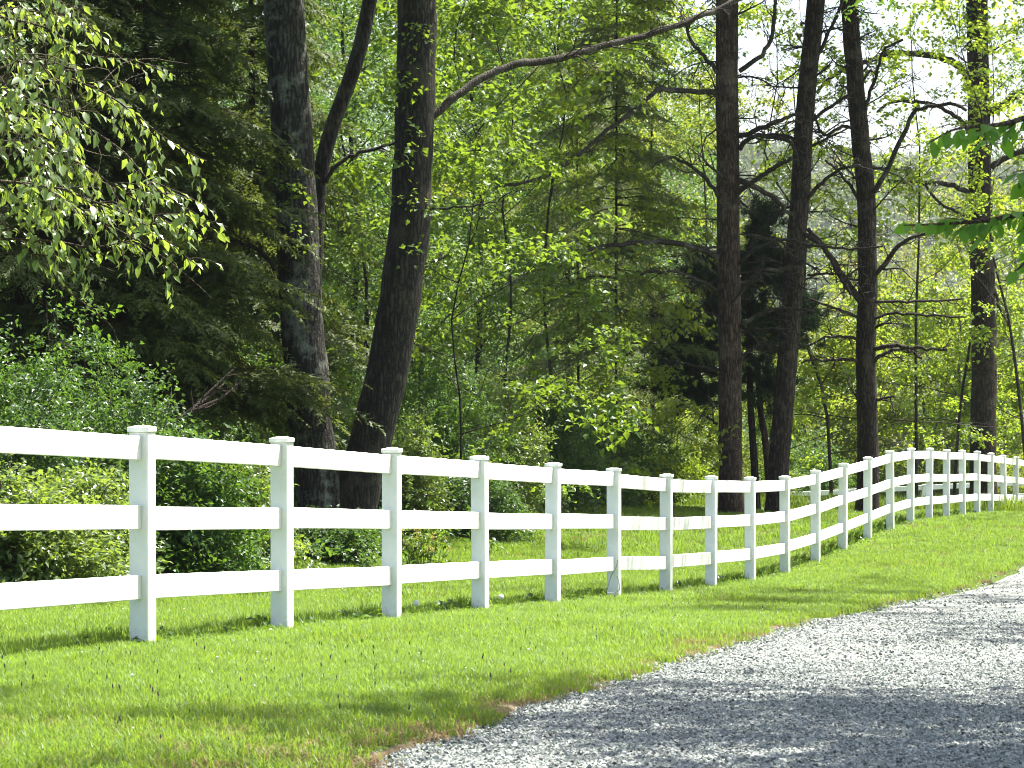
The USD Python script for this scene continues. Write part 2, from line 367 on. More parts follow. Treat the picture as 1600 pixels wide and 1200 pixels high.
# ------------------------------------------------------------------ the fence
import trimesh, manifold3d
def bevel_box(sx, sy, sz, b=0.006):
    pts = []
    for x in (-1, 1):
        for y in (-1, 1):
            for z in (-1, 1):
                pts += [(x*(sx/2-b), y*(sy/2-b), z*sz/2), (x*(sx/2-b), y*sy/2, z*(sz/2-b)), (x*sx/2, y*(sy/2-b), z*(sz/2-b))]
    h = trimesh.convex.convex_hull(np.array(pts))
    return np.array(h.vertices), np.array(h.faces)
def place(mesh, R, t):
    v, f = mesh
    return v @ np.asarray(R).T + t, f
FH = 1.375
def tall_part(path, n):
    """parts high off the ground carry no splash"""
    UsdGeom.PrimvarsAPI(stage.GetPrimAtPath(path)).CreatePrimvar("height", Sdf.ValueTypeNames.FloatArray, "vertex").Set(Vt.FloatArray.FromNumpy(np.full(n, 2.0, np.float32)))
def build_fence(name, label, cat, pts, h, post_w, rails, rail_h, rail_t, seed):
    """pts: the posts' feet"""
    rng = np.random.default_rng(seed)
    T = thing(name, label, cat)
    R = []
    for k, p in enumerate(pts):
        d = pts[min(k+1, len(pts)-1)] - pts[max(k-1, 0)]
        a = math.atan2(d[1], d[0]) + rng.normal(0, 0.01)
        M = np.array([[math.cos(a), -math.sin(a), 0], [math.sin(a), math.cos(a), 0], [0, 0, 1]])
        lean = np.eye(3); lean[0, 2], lean[1, 2] = rng.normal(0, 0.007, 2)
        ph = h - 0.03 - 0.018
        post = place(bevel_box(post_w, post_w, ph + 0.35), lean @ M, p + np.array([0, 0, (ph - 0.35) / 2]))
        P = obj("post", post, "white_paint", T)
        hv = np.clip(post[0][:, 2] - p[2] + .42, 0, 9).astype(np.float32)
        UsdGeom.PrimvarsAPI(stage.GetPrimAtPath(P)).CreatePrimvar("height", Sdf.ValueTypeNames.FloatArray, "vertex").Set(Vt.FloatArray.FromNumpy(hv))
        top = p + lean @ np.array([0, 0, ph])
        c = post_w + 0.014
        cap = bevel_box(c, c, 0.032, 0.005)
        pyr = trimesh.convex.convex_hull(np.array([[sx*(c/2-.012), sy*(c/2-.012), 0.0] for sx in (-1, 1) for sy in (-1, 1)] + [[sx*.035, sy*.035, 0.008] for sx in (-1, 1) for sy in (-1, 1)]))
        capm = join([place(cap, M, top + [0, 0, 0.016]), place((np.array(pyr.vertices), np.array(pyr.faces)), M, top + [0, 0, 0.0315])])
        tall_part(obj("post_cap", capm, "white_paint", P), len(capm[0]))
    for k in range(len(pts) - 1):
        a, b = pts[k], pts[k+1]
        for r in rails:
            zj = rng.normal(0, 0.005, 2)
            A, B = a + [0, 0, r*h + zj[0]], b + [0, 0, r*h + zj[1]]
            d = B - A; L = np.linalg.norm(d); x = d / L
            y = nrm(np.cross([0, 0, 1.0], x)); z = np.cross(x, y)
            m = bevel_box(L - post_w + 0.03, rail_t, rail_h, 0.004)
            tall_part(obj("rail", place(m, np.stack([x, y, z], 1), (A + B) / 2), "white_paint", T), len(m[0]))
    return T
fx, fy = fence_xy(ii)
feet = np.stack([fx, fy, gz(fx, fy)], 1)
build_fence("fence", "long white three-rail board fence running beside the lawn and gravel lane", "fence", feet, FH, 0.128, (0.898, 0.578, 0.262), 0.148, 0.042, 3)
sx = np.array([at(1070 + 128*k, 600, 80)[0] for k in range(6)])
sfeet = np.stack([sx, 80 + 0*sx + np.arange(6)*0.4, 0*sx], 1)
sfeet[:, 2] = [at(0, 835 - 5.5*k, 80)[2] for k in range(6)]
build_fence("fence", "low white rail fence farther off, seen between the tall trunks behind the near fence", "fence", sfeet, 1.12, 0.12, (0.90, 0.55, 0.22), 0.14, 0.04, 4)

# ------------------------------------------------------------------ leaves
def leaf_mesh(pos, d, up, L, W, droop=0.15):
    """many folded leaves, four triangles each"""
    pos, d, up = np.atleast_2d(pos), nrm(np.atleast_2d(d)), np.atleast_2d(up)
    L = np.broadcast_to(L, (len(pos),))[:, None]; W = np.broadcast_to(W, (len(pos),))[:, None]
    s = nrm(np.cross(d, up)); n = np.cross(s, d)
    mid = pos + d*L*0.42
    v = np.stack([pos, mid + s*W/2 + n*W*0.18, pos + d*L - n*L*droop, mid - s*W/2 + n*W*0.18, mid], 1)
    k = np.arange(len(pos))[:, None] * 5
    f = np.concatenate([k + np.array([t]) for t in ((0, 4, 1), (1, 4, 2), (2, 4, 3), (3, 4, 0))])
    return v.reshape(-1, 3), f

def clump(seed, n, R, L, flat=0.55, droop=0.25, twigs=9, aspect=0.55, fill=0.15):
    """a spray of leaves on short twigs about the origin, radius about R"""
    r = np.random.default_rng(seed)
    a = r.uniform(0, 2*np.pi, twigs) ; el = r.normal(0, flat, twigs)
    td = np.stack([np.cos(a)*np.cos(el), np.sin(a)*np.cos(el), np.sin(el)], -1)
    k = r.integers(0, twigs, n); s = r.uniform(fill, 1.0, n)
    pos = td[k]*(s*R)[:, None]*r.uniform(0.7, 1.0, twigs)[k][:, None] + r.normal(0, 0.07*R, (n, 3))
    pos[:, 2] -= droop * R * s**2
    side = np.cross(td[k], [0, 0, 1.0]); side = nrm(side) * np.where(r.random(n) < 0.5, 1, -1)[:, None]
    d = nrm(0.7*td[k] + 0.8*side + r.normal(0, 0.35, (n, 3)) - [0, 0, droop])
    up = nrm(np.array([0, 0, 1.0]) + r.normal(0, 0.45, (n, 3)))
    l = L * r.uniform(0.65, 1.2, n)
    return leaf_mesh(pos, d, up, l, l*aspect*r.uniform(0.85, 1.15, n))

def frond(seed, L=0.8, n=26, w=0.012, sub=7, droop=0.35, side=0.32):
    """a drooping conifer spray along +y: feathery side twigs, each with strips of needles"""
    r = np.random.default_rng(seed)
    out_v, out_f = [], []
    def strip(p, q, up, wd):
        d = nrm(q - p); s = nrm(np.cross(d, up))*wd/2
        return np.array([p - s*0.6, p + s*0.6, (p*0.35+q*0.65) + s, q, (p*0.35+q*0.65) - s])
    def add(v):
        k = 5*len(out_v); out_v.append(v)
        out_f.extend([(k, k+1, k+2), (k, k+2, k+4), (k+4, k+2, k+3)])
    def axis(s): return np.array([0.03*math.sin(5*s+seed), s*L, -droop*L*s*s])
    for i in range(n):
        s = (i + 0.5) / n
        p = axis(s)
        sg = 1 if i % 2 else -1
        ln = side*L*(1 - 0.75*s)*r.uniform(0.6, 1.15)
        d = nrm(np.array([sg*r.uniform(0.7, 1.1), r.uniform(0.5, 1.1), r.normal(-0.15, 0.3)]))
        q = p + d*ln; q[2] -= 0.2*ln
        up = nrm(np.array([0, 0, 1.0]) + r.normal(0, 0.35, 3))
        for m in range(sub):
            c = (m + 0.6)/sub
            a = p + (q - p)*c
            e = nrm(d + (1 if m % 2 else -1)*0.9*np.cross(d, up) + r.normal(0, 0.2, 3))
            add(strip(a, a + e*ln*0.42*(1 - 0.6*c)*r.uniform(.7, 1.2) + [0, 0, -0.02*L*r.random()], up, w*r.uniform(0.8, 1.5)))
        add(strip(p, q, up, w*0.9))
    return np.vstack(out_v), np.array(out_f)

def needle_tuft(seed, n=70, R=0.16, w=0.006):
    r = np.random.default_rng(seed)
    d = nrm(r.normal(0, 1, (n, 3)) + [0, 0.9, 0.25]); p = r.normal(0, 0.035, (n, 3)); p[:, 1] += r.uniform(-.1, .1, n)
    s = nrm(np.cross(d, r.normal(0, 1, (n, 3))))*w
    l = R*r.uniform(.6, 1.1, n)[:, None]
    v = np.stack([p - s, p + s, p + d*l], 1).reshape(-1, 3)
    return v, np.arange(3*n).reshape(-1, 3)

# ------------------------------------------------------------------ branching
def limb_path(p, d, L, n, rng, wob=0.12, lift=0.0):
    pts = [np.asarray(p, float)]; d = nrm(np.asarray(d, float))
    for k in range(n):
        d = nrm(d + rng.normal(0, wob, 3) + [0, 0, lift])
        pts.append(pts[-1] + d*L/n)
    return np.array(pts)

def grow(p, d, L, r, level, rng, out, tips, spread=0.75, lift=0.05, kids=4, wob=0.13):
    path = limb_path(p, d, L, 5 if level else 6, rng, wob, lift)
    rad = np.linspace(r, r*0.35, len(path))
    out.append((path, rad, level))
    if level == 0:
        for k in (3, 4, 5): tips.append((path[min(k, len(path)-1)], nrm(path[-1] - path[-2])))
        return
    for k in range(kids):
        s = rng.uniform(0.3, 1.0)
        i = min(int(s*(len(path)-1)), len(path)-2)
        t = nrm(path[i+1] - path[i])
        side = nrm(np.cross(t, rng.normal(0, 1, 3)))
        side[2] = side[2]*0.6
        grow(path[i], nrm(t*(1-spread*0.55) + side*spread), L*rng.uniform(0.42, 0.62), max(rad[i]*0.55, 0.004), level-1, rng, out, tips, spread, lift, kids, wob)

def trunk_part(T, path, r0, r1, bark, seed, flare=0.5, sides=18, rough=0.10, n=26):
    p = smooth_path(path, n)
    hgt = np.linspace(0, 1, n)
    L = np.linalg.norm(p[-1] - p[0])
    rad = r0 + (r1 - r0)*hgt
    rad = rad*(1 + flare*np.exp(-hgt*L/0.35))
    jit = np.random.default_rng(seed).normal(0, r0*0.025, (n, 3)); jit[:, 2] = 0; jit[0] = 0
    return obj("trunk", tube(p + jit, rad, sides, rough, seed), bark, T, smooth=True), p, rad

def twig_part(T, paths, bark, sides=4, name="twigs"):
    if not paths: return
    obj(name, join([tube(p, r, sides, cap=False) for p, r in paths]), bark, T, smooth=True, kind="stuff")

def crown_part(T, pos, rng, protos, mat, smin=0.75, smax=1.3, tilt=0.3, name="crown", quats=None):
    pos = np.asarray(pos)
    n = len(pos)
    scatter(name, protos, mat, pos, quat_tilt(rng, n, tilt) if quats is None else quats, rng.uniform(smin, smax, n), rng.integers(0, len(protos), n), T, kind="stuff")

PROTO = {}
def protos(kind):
    if kind not in PROTO:
        if kind == "fine": PROTO[kind] = [clump(100+k, 70, 0.42, 0.085) for k in range(5)]
        if kind == "maple": PROTO[kind] = [clump(120+k, 56, 0.5, 0.105, flat=0.35, aspect=0.8) for k in range(5)]
        if kind == "sparse": PROTO[kind] = [clump(140+k, 20, 0.45, 0.10, flat=0.4, aspect=0.8) for k in range(5)]
        if kind == "meadow": PROTO[kind] = [clump(155+k, 60, 0.5, 0.12, flat=0.5, aspect=0.75) for k in range(5)]
        if kind == "bush": PROTO[kind] = [clump(160+k, 100, 0.36, 0.062, flat=0.7) for k in range(5)]
        if kind == "shoot": PROTO[kind] = [clump(150+k, 9, 0.16, 0.07, flat=0.5) for k in range(4)]
        if kind == "big": PROTO[kind] = [clump(180+k, 230, 0.95, 0.115, flat=0.5, aspect=0.65, twigs=18) for k in range(5)]
        if kind == "far": PROTO[kind] = [clump(200+k, 90, 2.4, 0.75, flat=0.8, aspect=0.8, twigs=20) for k in range(5)]
        if kind == "frond": PROTO[kind] = [frond(220+k, w=.019) for k in range(4)]
        if kind == "feather": PROTO[kind] = [frond(240+k, L=1.0, n=30, w=0.020, sub=6, droop=0.25) for k in range(4)]
        if kind == "tuft": PROTO[kind] = [needle_tuft(260+k, 90, .22, .009) for k in range(4)]
        if kind == "dead": PROTO[kind] = []
    return PROTO[kind]

def broad_tree(name, label, cat, base, height, spread, bark, leaf, kind, seed, r0=0.14, low=0.25, limbs=12, density=1.0, group=None, lean=(0, 0), path=None, smin=0.8, smax=1.35, level=1, jitter=0.35):
    rng = np.random.default_rng(seed)
    T = thing(name, label, cat, group)
    base = np.asarray(base, float)
    if path is None:
        top = base + [lean[0], lean[1], height]
        path = [base - [0, 0, .3]] + [base + (top-base)*q + np.r_[rng.normal(0, .05 + .22*q, 2), 0] for q in (.2, .38, .55, .72, .86, 1)]
    _, tp, tr = trunk_part(T, path, r0, r0*0.18, bark, seed, sides=10, n=16)
    out, tips = [], []
    for k in range(limbs):
        s = low + (1-low)*(k + rng.random())/limbs
        i = min(int(s*(len(tp)-1)), len(tp)-2)
        a = k*2.4 + rng.uniform(0, 1.0)
        q = (s - low)/(1 - low)
        L = spread*(0.45 + 0.85*math.sqrt(max(0, 1 - (1.35*q - 0.35)**2)))*rng.uniform(0.75, 1.15)
        grow(tp[i], [math.cos(a), math.sin(a), rng.uniform(0.05, 0.5) + 0.5*q], L, max(tr[i]*0.42, .012), level, rng, out, tips, lift=0.03, kids=4)
    n = 0
    for p, r, lv in out:
        if lv == level and r[0] > 0.03: obj("limb", tube(p, r, 6, cap=False), bark, T, smooth=True)
    twig_part(T, [(p, r) for p, r, lv in out if not (lv == level and r[0] > 0.03)], bark, 3)
    pos = np.array([t[0] for t in tips])
    m = int(len(pos)*density)
    pos = pos[rng.integers(0, len(pos), m)] + rng.normal(0, jitter, (m, 3))
    crown_part(T, pos, rng, protos(kind), leaf, smin, smax)
    return T

def bush(name, label, px, depth, height, width, leaf, seed, n=150, kind="bush", cat="bush", group=None, dead=False, smin=0.8, smax=1.4, x=None):
    rng = np.random.default_rng(seed)
    x = at(px, 600, depth)[0] if x is None else x
    base = np.array([x, depth, gz(x, depth)])
    T = thing(name, label, cat, group)
    stems, pts = [], []
    for k in range(7):
        a = rng.uniform(0, 2*np.pi); s = rng.uniform(.3, 1.0)
        tip = base + [math.cos(a)*width*s*.8, math.sin(a)*width*s*.8, height*rng.uniform(.55, .95)*(1 - .35*s)]
        p = smooth_path([base - [0, 0, .1], base + (tip-base)*.5 + [0, 0, .12*height], tip], 7)
        obj("stem", tube(p, np.linspace(.018, .006, 7), 4, cap=False), "twig_bark", T, smooth=True)
    d = nrm(rng.normal(0, 1, (n, 3))); d[:, 2] = np.abs(d[:, 2])
    rr = rng.uniform(.25, 1.0, n)**0.6
    lump = 0.72 + 0.5*meshkit.fbm(d*1.8 + seed, 2, seed)
    pos = base + d*np.array([width, width, height])*(rr*lump)[:, None] + [0, 0, .12]
    for _ in range(9):                     # long shoots standing out of the mass
        a = rng.uniform(0, 2*np.pi); el = rng.uniform(.5, 1.4); e = np.array([math.cos(a)*math.cos(el)*width, math.sin(a)*math.cos(el)*width, math.sin(el)*height])
        p = limb_path(base + e*.6, e + [0, 0, .2], np.linalg.norm(e)*rng.uniform(.5, .85), 7, rng, .14, -.04)
        obj("stem", tube(p, np.linspace(.008, .003, len(p)), 4, cap=False), "twig_bark", T, smooth=True)
        pos = np.vstack([pos, p[3:] + rng.normal(0, .04, p[3:].shape)])
    kk = len(pos) - 45
    crown_part(T, pos[:kk], rng, protos(kind), leaf, smin, smax, 0.5, "foliage")
    crown_part(T, pos[kk:], rng, protos("shoot"), leaf, .7, 1.3, 0.5, "shoot_leaves")
    return T

def hemlock(name, label, base, height, radius, leaf, seed, low=0.05, high=1.0, whorls=40, per=4, kind="frond", droop=0.25, step=0.3, group=None, r0=0.13, cat="hemlock tree", smin=.7, smax=1.2, bark="dark_bark"):
    rng = np.random.default_rng(seed)
    T = thing(name, label, cat, group)
    base = np.asarray(base, float); top = base + [rng.normal(0, .1), rng.normal(0, .1), height]
    _, tp, tr = trunk_part(T, [base - [0, 0, .3], (base+top)/2, top], r0, .02, bark, seed, sides=8, n=14)
    br, pos, dirs = [], [], []
    for k in range(whorls):
        s = low + (high - low)*(k + rng.random())/whorls
        c = base + (top - base)*s
        L0 = radius*(1 - s)**0.7*1.15 + 0.15
        for m in range(per):
            a = rng.uniform(0, 2*np.pi); L = L0*rng.uniform(.6, 1.15)
            d = np.array([math.cos(a), math.sin(a), rng.normal(0.08, .12)])
            n = max(3, int(L/step))
            q = np.linspace(0, 1, n+1)
            p = c + d*L*q[:, None]; p[:, 2] -= droop*L*q**2; p += rng.normal(0, .03, p.shape)
            br.append((p, np.linspace(.016, .005, n+1)))
            for i in range(1, n+1):
                for sg in ((-1, 1) if i < n else (0,)):
                    e = nrm(d + sg*rng.uniform(.5, 1.1)*np.array([-d[1], d[0], 0]) + [0, 0, -.15 - rng.uniform(0, droop)])
                    pos.append(p[i]); dirs.append(e)
    twig_part(T, br, "twig_bark", 3, "branches")
    n = len(pos)
    crown_part(T, pos, rng, protos(kind), leaf, smin, smax, quats=quat_along(np.array(dirs), rng.normal(0, .4, n)))
    return T

def px_path(pts, depth, drift=0.0, n=None, seed=0):
    """pixels -> a smooth curve of points, drifting in depth by drift metres to its end"""
    m = len(pts)
    P = np.array([at(x, y, depth + drift*k/max(1, m-1)) for k, (x, y) in enumerate(pts)])
    return smooth_path(P, n or max(6, 4*m))

def side_twigs(path, rad, rng, count, L, out, lv=1, up=0.0):
    for _ in range(count):
        s = rng.uniform(.15, 1.0); i = min(int(s*(len(path)-1)), len(path)-2)
        t = nrm(path[i+1]-path[i]); sd = nrm(np.cross(t, rng.normal(0, 1, 3)))
        l = L*rng.uniform(.4, 1.1)*(1.1 - .5*s)
        p = limb_path(path[i], nrm(t*.7 + sd*.8), l, 5, rng, .22, up)
        r = max(.006, min(rad[i]*.55, .014))
        out.append((p, np.linspace(r, .003, len(p))))
        if lv: side_twigs(p, np.full(len(p), r), rng, 3, l*.55, out, lv-1, up)

def dead_limbs(T, tp, tr, rng, n, lo, hi, Lmin, Lmax, bark="limb_bark"):
    """the bare lower limbs of a pine: each limb a part with its own twigs"""
    idx = [i for i in range(len(tp)-1) if lo <= tp[i, 2] <= hi]
    for k in range(n):
        z = lo + (hi-lo)*(k + rng.random())/n
        i = int(np.clip(np.searchsorted(tp[:, 2], z), 1, len(tp)-1)); s = (z - tp[i-1, 2])/(tp[i, 2]-tp[i-1, 2])
        c = tp[i-1] + (tp[i]-tp[i-1])*s
        a = k*2.39996 + rng.uniform(-.4, .4); L = rng.uniform(Lmin, Lmax)
        d = np.array([math.cos(a), math.sin(a), rng.uniform(-.1, .55)])
        p = limb_path(c, d, L, 9, rng, .13, rng.uniform(-.09, .05))
        r = rng.uniform(.018, .038); rad = np.linspace(r, .005, len(p))
        tw = []
        side_twigs(p, rad, rng, rng.integers(6, 12), L*.5, tw, 1)
        obj("limb", join([tube(p, rad, 6, cap=False)] + [tube(q, w, 4, cap=False) for q, w in tw]), bark, T, smooth=True)

def hand_limb(T, pts, depth, w0, w1, bark="limb_bark", drift=0.0, twigs=6, L=0.9, seed=0, up=0.0):
    """w0, w1: thickness in pixels of the photograph at both ends"""
    rng = np.random.default_rng(seed)
    p = px_path(pts, depth, drift)
    p += rng.normal(0, .012, p.shape)
    rad = np.linspace(w0, w1, len(p))*depth/F/2
    tw = []
    side_twigs(p, rad, rng, twigs, L, tw, 1, up)
    obj("limb", join([tube(p, rad, 8, 0.08, seed)] + [tube(q, w, 4, cap=False) for q, w in tw]), bark, T, smooth=True)
    return p, tw
# ------------------------------------------------------------------ the tall trunks
def ground_at(px, depth):
    x = at(px, 600, depth)[0]
    return np.array([x, depth, float(gz(x, depth))])

def px_trunk(T, pts, depth, w0, w1, bark, seed, sides=22, rough=0.055, top=None, flare=0.45, n=44):
    """trunk through pixels at one depth; w0, w1 its width in pixels at foot and head"""
    P = [at(x, y, depth) for x, y in pts]
    g = float(gz(P[0][0], depth)); P[0][2] = g - 0.25
    if top is not None: P.append(P[-1] + nrm(P[-1]-P[-2])*top)
    return trunk_part(T, P, w0*depth/F/2, w1*depth/F/2, bark, seed, flare, sides, rough, n)

# the double-stemmed tree at the left, with a thinner third stem
D1 = 38.0
T = thing("twin_trunk_tree", "dark tree forking at its foot into a grey upright trunk and a leaning black trunk", "tree")
px_trunk(T, [(512, 830), (495, 740), (482, 620), (470, 480), (462, 300), (450, 120), (443, 0)], D1, 70, 56, "oak_bark", 1, top=7, sides=30, n=60)
px_trunk(T, [(540, 830), (566, 740), (592, 640), (620, 500), (640, 350), (648, 200), (651, 80), (652, 0)], D1 + .1, 68, 54, "dark_bark", 2, top=7, sides=30, n=60)
px_trunk(T, [(480, 430), (497, 310), (512, 220), (537, 150), (560, 85), (578, 0)], D1 + .6, 28, 20, "dark_bark", 3, flare=0, top=4)
rng = np.random.default_rng(5)
limb_tw = []
hand_limb(T, [(655, 200), (700, 160), (750, 125), (800, 103), (860, 95), (920, 78), (980, 62), (1040, 45), (1100, 22), (1150, 2), (1230, -40)], D1, 14, 8, drift=2.0, twigs=14, L=1.0, seed=6)
hand_limb(T, [(508, 285), (530, 255), (560, 238), (605, 228), (640, 215)], D1 + .5, 8, 4, "dark_bark", twigs=4, L=.5, seed=7)
hand_limb(T, [(660, 330), (700, 325), (745, 322), (800, 300)], D1 - .4, 4, 2, "dark_bark", twigs=3, L=.5, seed=8)
hand_limb(T, [(430, 420), (390, 385), (350, 378), (290, 395)], D1 - .6, 7, 4, "dark_bark", twigs=5, L=.6, seed=9)
out, tips = [], []
for c in (at(443, -120, D1), at(652, -120, D1), at(580, -80, D1), at(443, -400, D1), at(652, -420, D1)):
    for k in range(5):
        a = rng.uniform(0, 6.28); grow(c, [math.cos(a), math.sin(a), .5], 2.6, .05, 1, rng, out, tips, kids=4)
twig_part(T, [(p, r) for p, r, l in out], "dark_bark", 4)
pos = np.array([t[0] for t in tips]); pos = pos[rng.integers(0, len(pos), 230)] + rng.normal(0, .4, (230, 3))
crown_part(T, pos[pos[:, 2] > 7.2], rng, protos("maple"), "lime_leaf", .9, 1.4)
# leaves sprouting along the two trunks and the ivy on them
pos = np.array([at(640 + rng.normal(0, 24), y, D1 - .45) for y in rng.uniform(0, 430, 15)] + [at(490 + rng.normal(0, 30), y, D1 - .5) for y in rng.uniform(260, 400, 6)])
crown_part(T, pos, rng, protos("sparse"), "lime_leaf", .5, 1.15, name="sprouts")

def pine(label, pts, depth, w0, w1, seed, n_limbs, zlo, zhi, Lmin=.7, Lmax=2.0, crown_n=420, bark="pine_bark", group="tall pines with bare lower limbs"):
    T = thing("pine_tree", label, "pine tree", group)
    _, tp, tr = px_trunk(T, pts, depth, w0, w1, bark, seed, top=8)
    rng = np.random.default_rng(seed + 50)
    dead_limbs(T, tp, tr, rng, n_limbs, zlo, zhi, Lmin, Lmax)
    top = tp[-1]; out = []
    pos, dirs = [], []
    for k in range(crown_n // 5):
        c = top + [0, 0, rng.uniform(-7.2, .5)]; a = rng.uniform(0, 6.28); L = rng.uniform(1.0, 4.2)
        p = limb_path(c, [math.cos(a), math.sin(a), .25], L, 5, rng, .1); out.append((p, np.linspace(.03, .008, 6)))
        for q in p[2:]:
            for _ in range(3):
                pos.append(q + rng.normal(0, .2, 3)); dirs.append([math.cos(a), math.sin(a), rng.normal(0, .4)])
    twig_part(T, out, "limb_bark", 4, "upper_limbs")
    crown_part(T, pos, rng, protos("feather"), "cedar_needle", .8, 1.35, quats=quat_along(np.array(dirs), rng.normal(0, .6, len(pos))))
    return T, tp

PA = 54.0
T, tp = pine("straight brown pine trunk nearest to the fence, first tall trunk right of the picture's middle", [(1142, 806), (1141, 650), (1139, 450), (1137, 250), (1136, 100), (1136, 0)], PA, 37, 33, 21, 34, 2.6, 10.5, .7, 1.8)
for s, (pts, w0, w1, dr) in enumerate([
    ([(1122, 143), (1080, 143), (1035, 139), (1000, 165), (960, 195), (930, 220), (880, 260), (830, 283), (770, 292)], 9, 4, -3),
    ([(1122, 402), (1085, 386), (1030, 378), (980, 381), (930, 388), (870, 402), (830, 416)], 10, 4, -2),
    ([(1120, 112), (1098, 85), (1078, 60), (1072, 30)], 7, 4, 0),
    ([(1122, 305), (1085, 264), (1050, 246), (1020, 262)], 7, 3, -1), ([(1122, 455), (1085, 435), (1045, 423), (1000, 430)], 7, 3, -1),
    ([(1122, 578), (1085, 572), (1040, 561)], 5, 3, .5), ([(1122, 662), (1098, 648), (1070, 636)], 5, 2, 0),
    ([(1155, 212), (1190, 200), (1222, 186), (1252, 176)], 9, 5, -.5), ([(1155, 232), (1182, 212), (1225, 217), (1246, 242)], 8, 5, -.8),
    ([(1155, 300), (1175, 285), (1205, 265), (1238, 248)], 9, 6, -1), ([(1155, 283), (1195, 300), (1225, 325), (1240, 342)], 10, 6, .6),
    ([(1155, 412), (1185, 386), (1225, 374), (1262, 382), (1330, 388), (1380, 386)], 6, 3, -1.5),
    ([(1155, 460), (1175, 435), (1200, 422), (1235, 420)], 8, 4, -.8), ([(1157, 510), (1180, 495), (1220, 482), (1275, 488)], 7, 3, -.6),
    ([(1150, 575), (1175, 545), (1205, 538)], 5, 3, -.5), ([(1155, 110), (1200, 70), (1212, 20), (1216, -20)], 8, 5, 0)]):
    hand_limb(T, pts, PA - .1, w0, w1, drift=dr, twigs=7, L=.9, seed=300 + s)

PB = 57.0
T, tp = pine("dark pine leaning to the right, second tall trunk, rising behind the dark young pine", [(1213, 797), (1217, 720), (1228, 600), (1240, 430), (1250, 300), (1262, 130), (1275, 0)], PB, 33, 25, 22, 28, 2.8, 10.5, .6, 1.8, bark="brown_bark")
for s, (pts, w0, w1, dr) in enumerate([
    ([(1258, 240), (1235, 215), (1205, 210), (1180, 225)], 7, 4, .4), ([(1268, 110), (1290, 60), (1310, 20), (1322, -20)], 7, 4, .3),
    ([(1262, 310), (1285, 285), (1320, 262), (1345, 258)], 7, 4, -.7), ([(1266, 190), (1300, 165), (1335, 140), (1360, 110)], 6, 4, -.5),
    ([(1255, 365), (1285, 385), (1310, 430), (1330, 460)], 8, 5, -.5), ([(1262, 430), (1290, 428), (1330, 432)], 4, 3, -.5), ([(1240, 400), (1215, 375), (1180, 372)], 5, 3, -.4)]):
    hand_limb(T, pts, PB - .1, w0, w1, drift=dr, twigs=6, L=.9, seed=340 + s)

PCD = 59.0
T, tp = pine("slim dark pine with a slight bend, third tall trunk, standing behind the fence's rise", [(1356, 800), (1356, 690), (1353, 560), (1356, 420), (1353, 310), (1343, 200), (1334, 100), (1326, 0)], PCD, 34, 21, 23, 32, 2.6, 11, .7, 2.1, bark="brown_bark")
for s, (pts, w0, w1, dr) in enumerate([
    ([(1345, 472), (1322, 440), (1298, 402), (1282, 380), (1262, 358)], 12, 7, -.5), ([(1352, 312), (1375, 285), (1400, 235), (1440, 168), (1485, 163), (1512, 172)], 9, 5, -1),
    ([(1366, 430), (1388, 405), (1408, 380), (1450, 366)], 9, 5, -.6), ([(1366, 472), (1430, 471), (1505, 467)], 5, 3, -.5), ([(1366, 498), (1400, 490), (1450, 493), (1505, 496)], 5, 3, -.5),
    ([(1342, 497), (1300, 480), (1252, 464)], 5, 3, -.5), ([(1342, 531), (1300, 526), (1262, 540)], 5, 3, -.5), ([(1342, 564), (1300, 562), (1250, 566)], 6, 3, -.4),
    ([(1366, 545), (1395, 541), (1430, 544), (1480, 546)], 8, 4, -.6), ([(1366, 565), (1382, 552), (1412, 545), (1440, 560)], 7, 4, -.2), ([(1368, 625), (1385, 621), (1400, 619)], 5, 3, -.1), ([(1345, 640), (1338, 620), (1332, 612)], 4, 2, 0),
    ([(1346, 215), (1320, 198), (1290, 210), (1272, 178)], 6, 4, -.3), ([(1348, 180), (1368, 120), (1380, 80), (1410, 62)], 6, 4, -.3), ([(1352, 330), (1335, 300), (1310, 268), (1290, 250)], 6, 4, .4)]):
    hand_limb(T, pts, PCD - .1, w0, w1, drift=dr, twigs=6, L=.9, seed=380 + s)

PDD = 74.0
T, tp = pine("thickest tall trunk at the right, dark and straight, standing behind the far posts", [(1536, 785), (1536, 690), (1538, 560), (1534, 400), (1532, 300), (1529, 150), (1527, 0)], PDD, 42, 28, 24, 20, 4.5, 11, .7, 1.9, bark="brown_bark")
for s, (pts, w0, w1, dr) in enumerate([
    ([(1514, 122), (1490, 98), (1450, 86), (1395, 82), (1362, 94), (1320, 108), (1275, 145)], 12, 5, -1.2), ([(1514, 302), (1480, 288), (1440, 285), (1388, 283)], 9, 5, -.5),
    ([(1545, 178), (1570, 162), (1600, 143), (1650, 125)], 14, 9, -.4), ([(1548, 262), (1575, 244), (1602, 234), (1640, 215)], 10, 7, -.4), ([(1515, 208), (1490, 180), (1440, 160), (1400, 158), (1370, 175)], 7, 4, -.6),
    ([(1515, 340), (1470, 318), (1420, 268), (1380, 262), (1340, 270)], 5, 3, -.8), ([(1552, 440), (1562, 480), (1580, 515)], 5, 3, -.3)]):
    hand_limb(T, pts, PDD - .1, w0, w1, drift=dr, twigs=6, L=1.0, seed=420 + s)

def small_trunk(name, label, pts, depth, w0, w1, bark, seed, cat="tree", crown=None, group=None):
    T = thing(name, label, cat, group)
    return T, px_trunk(T, pts, depth, w0, w1, bark, seed, sides=10, n=20)

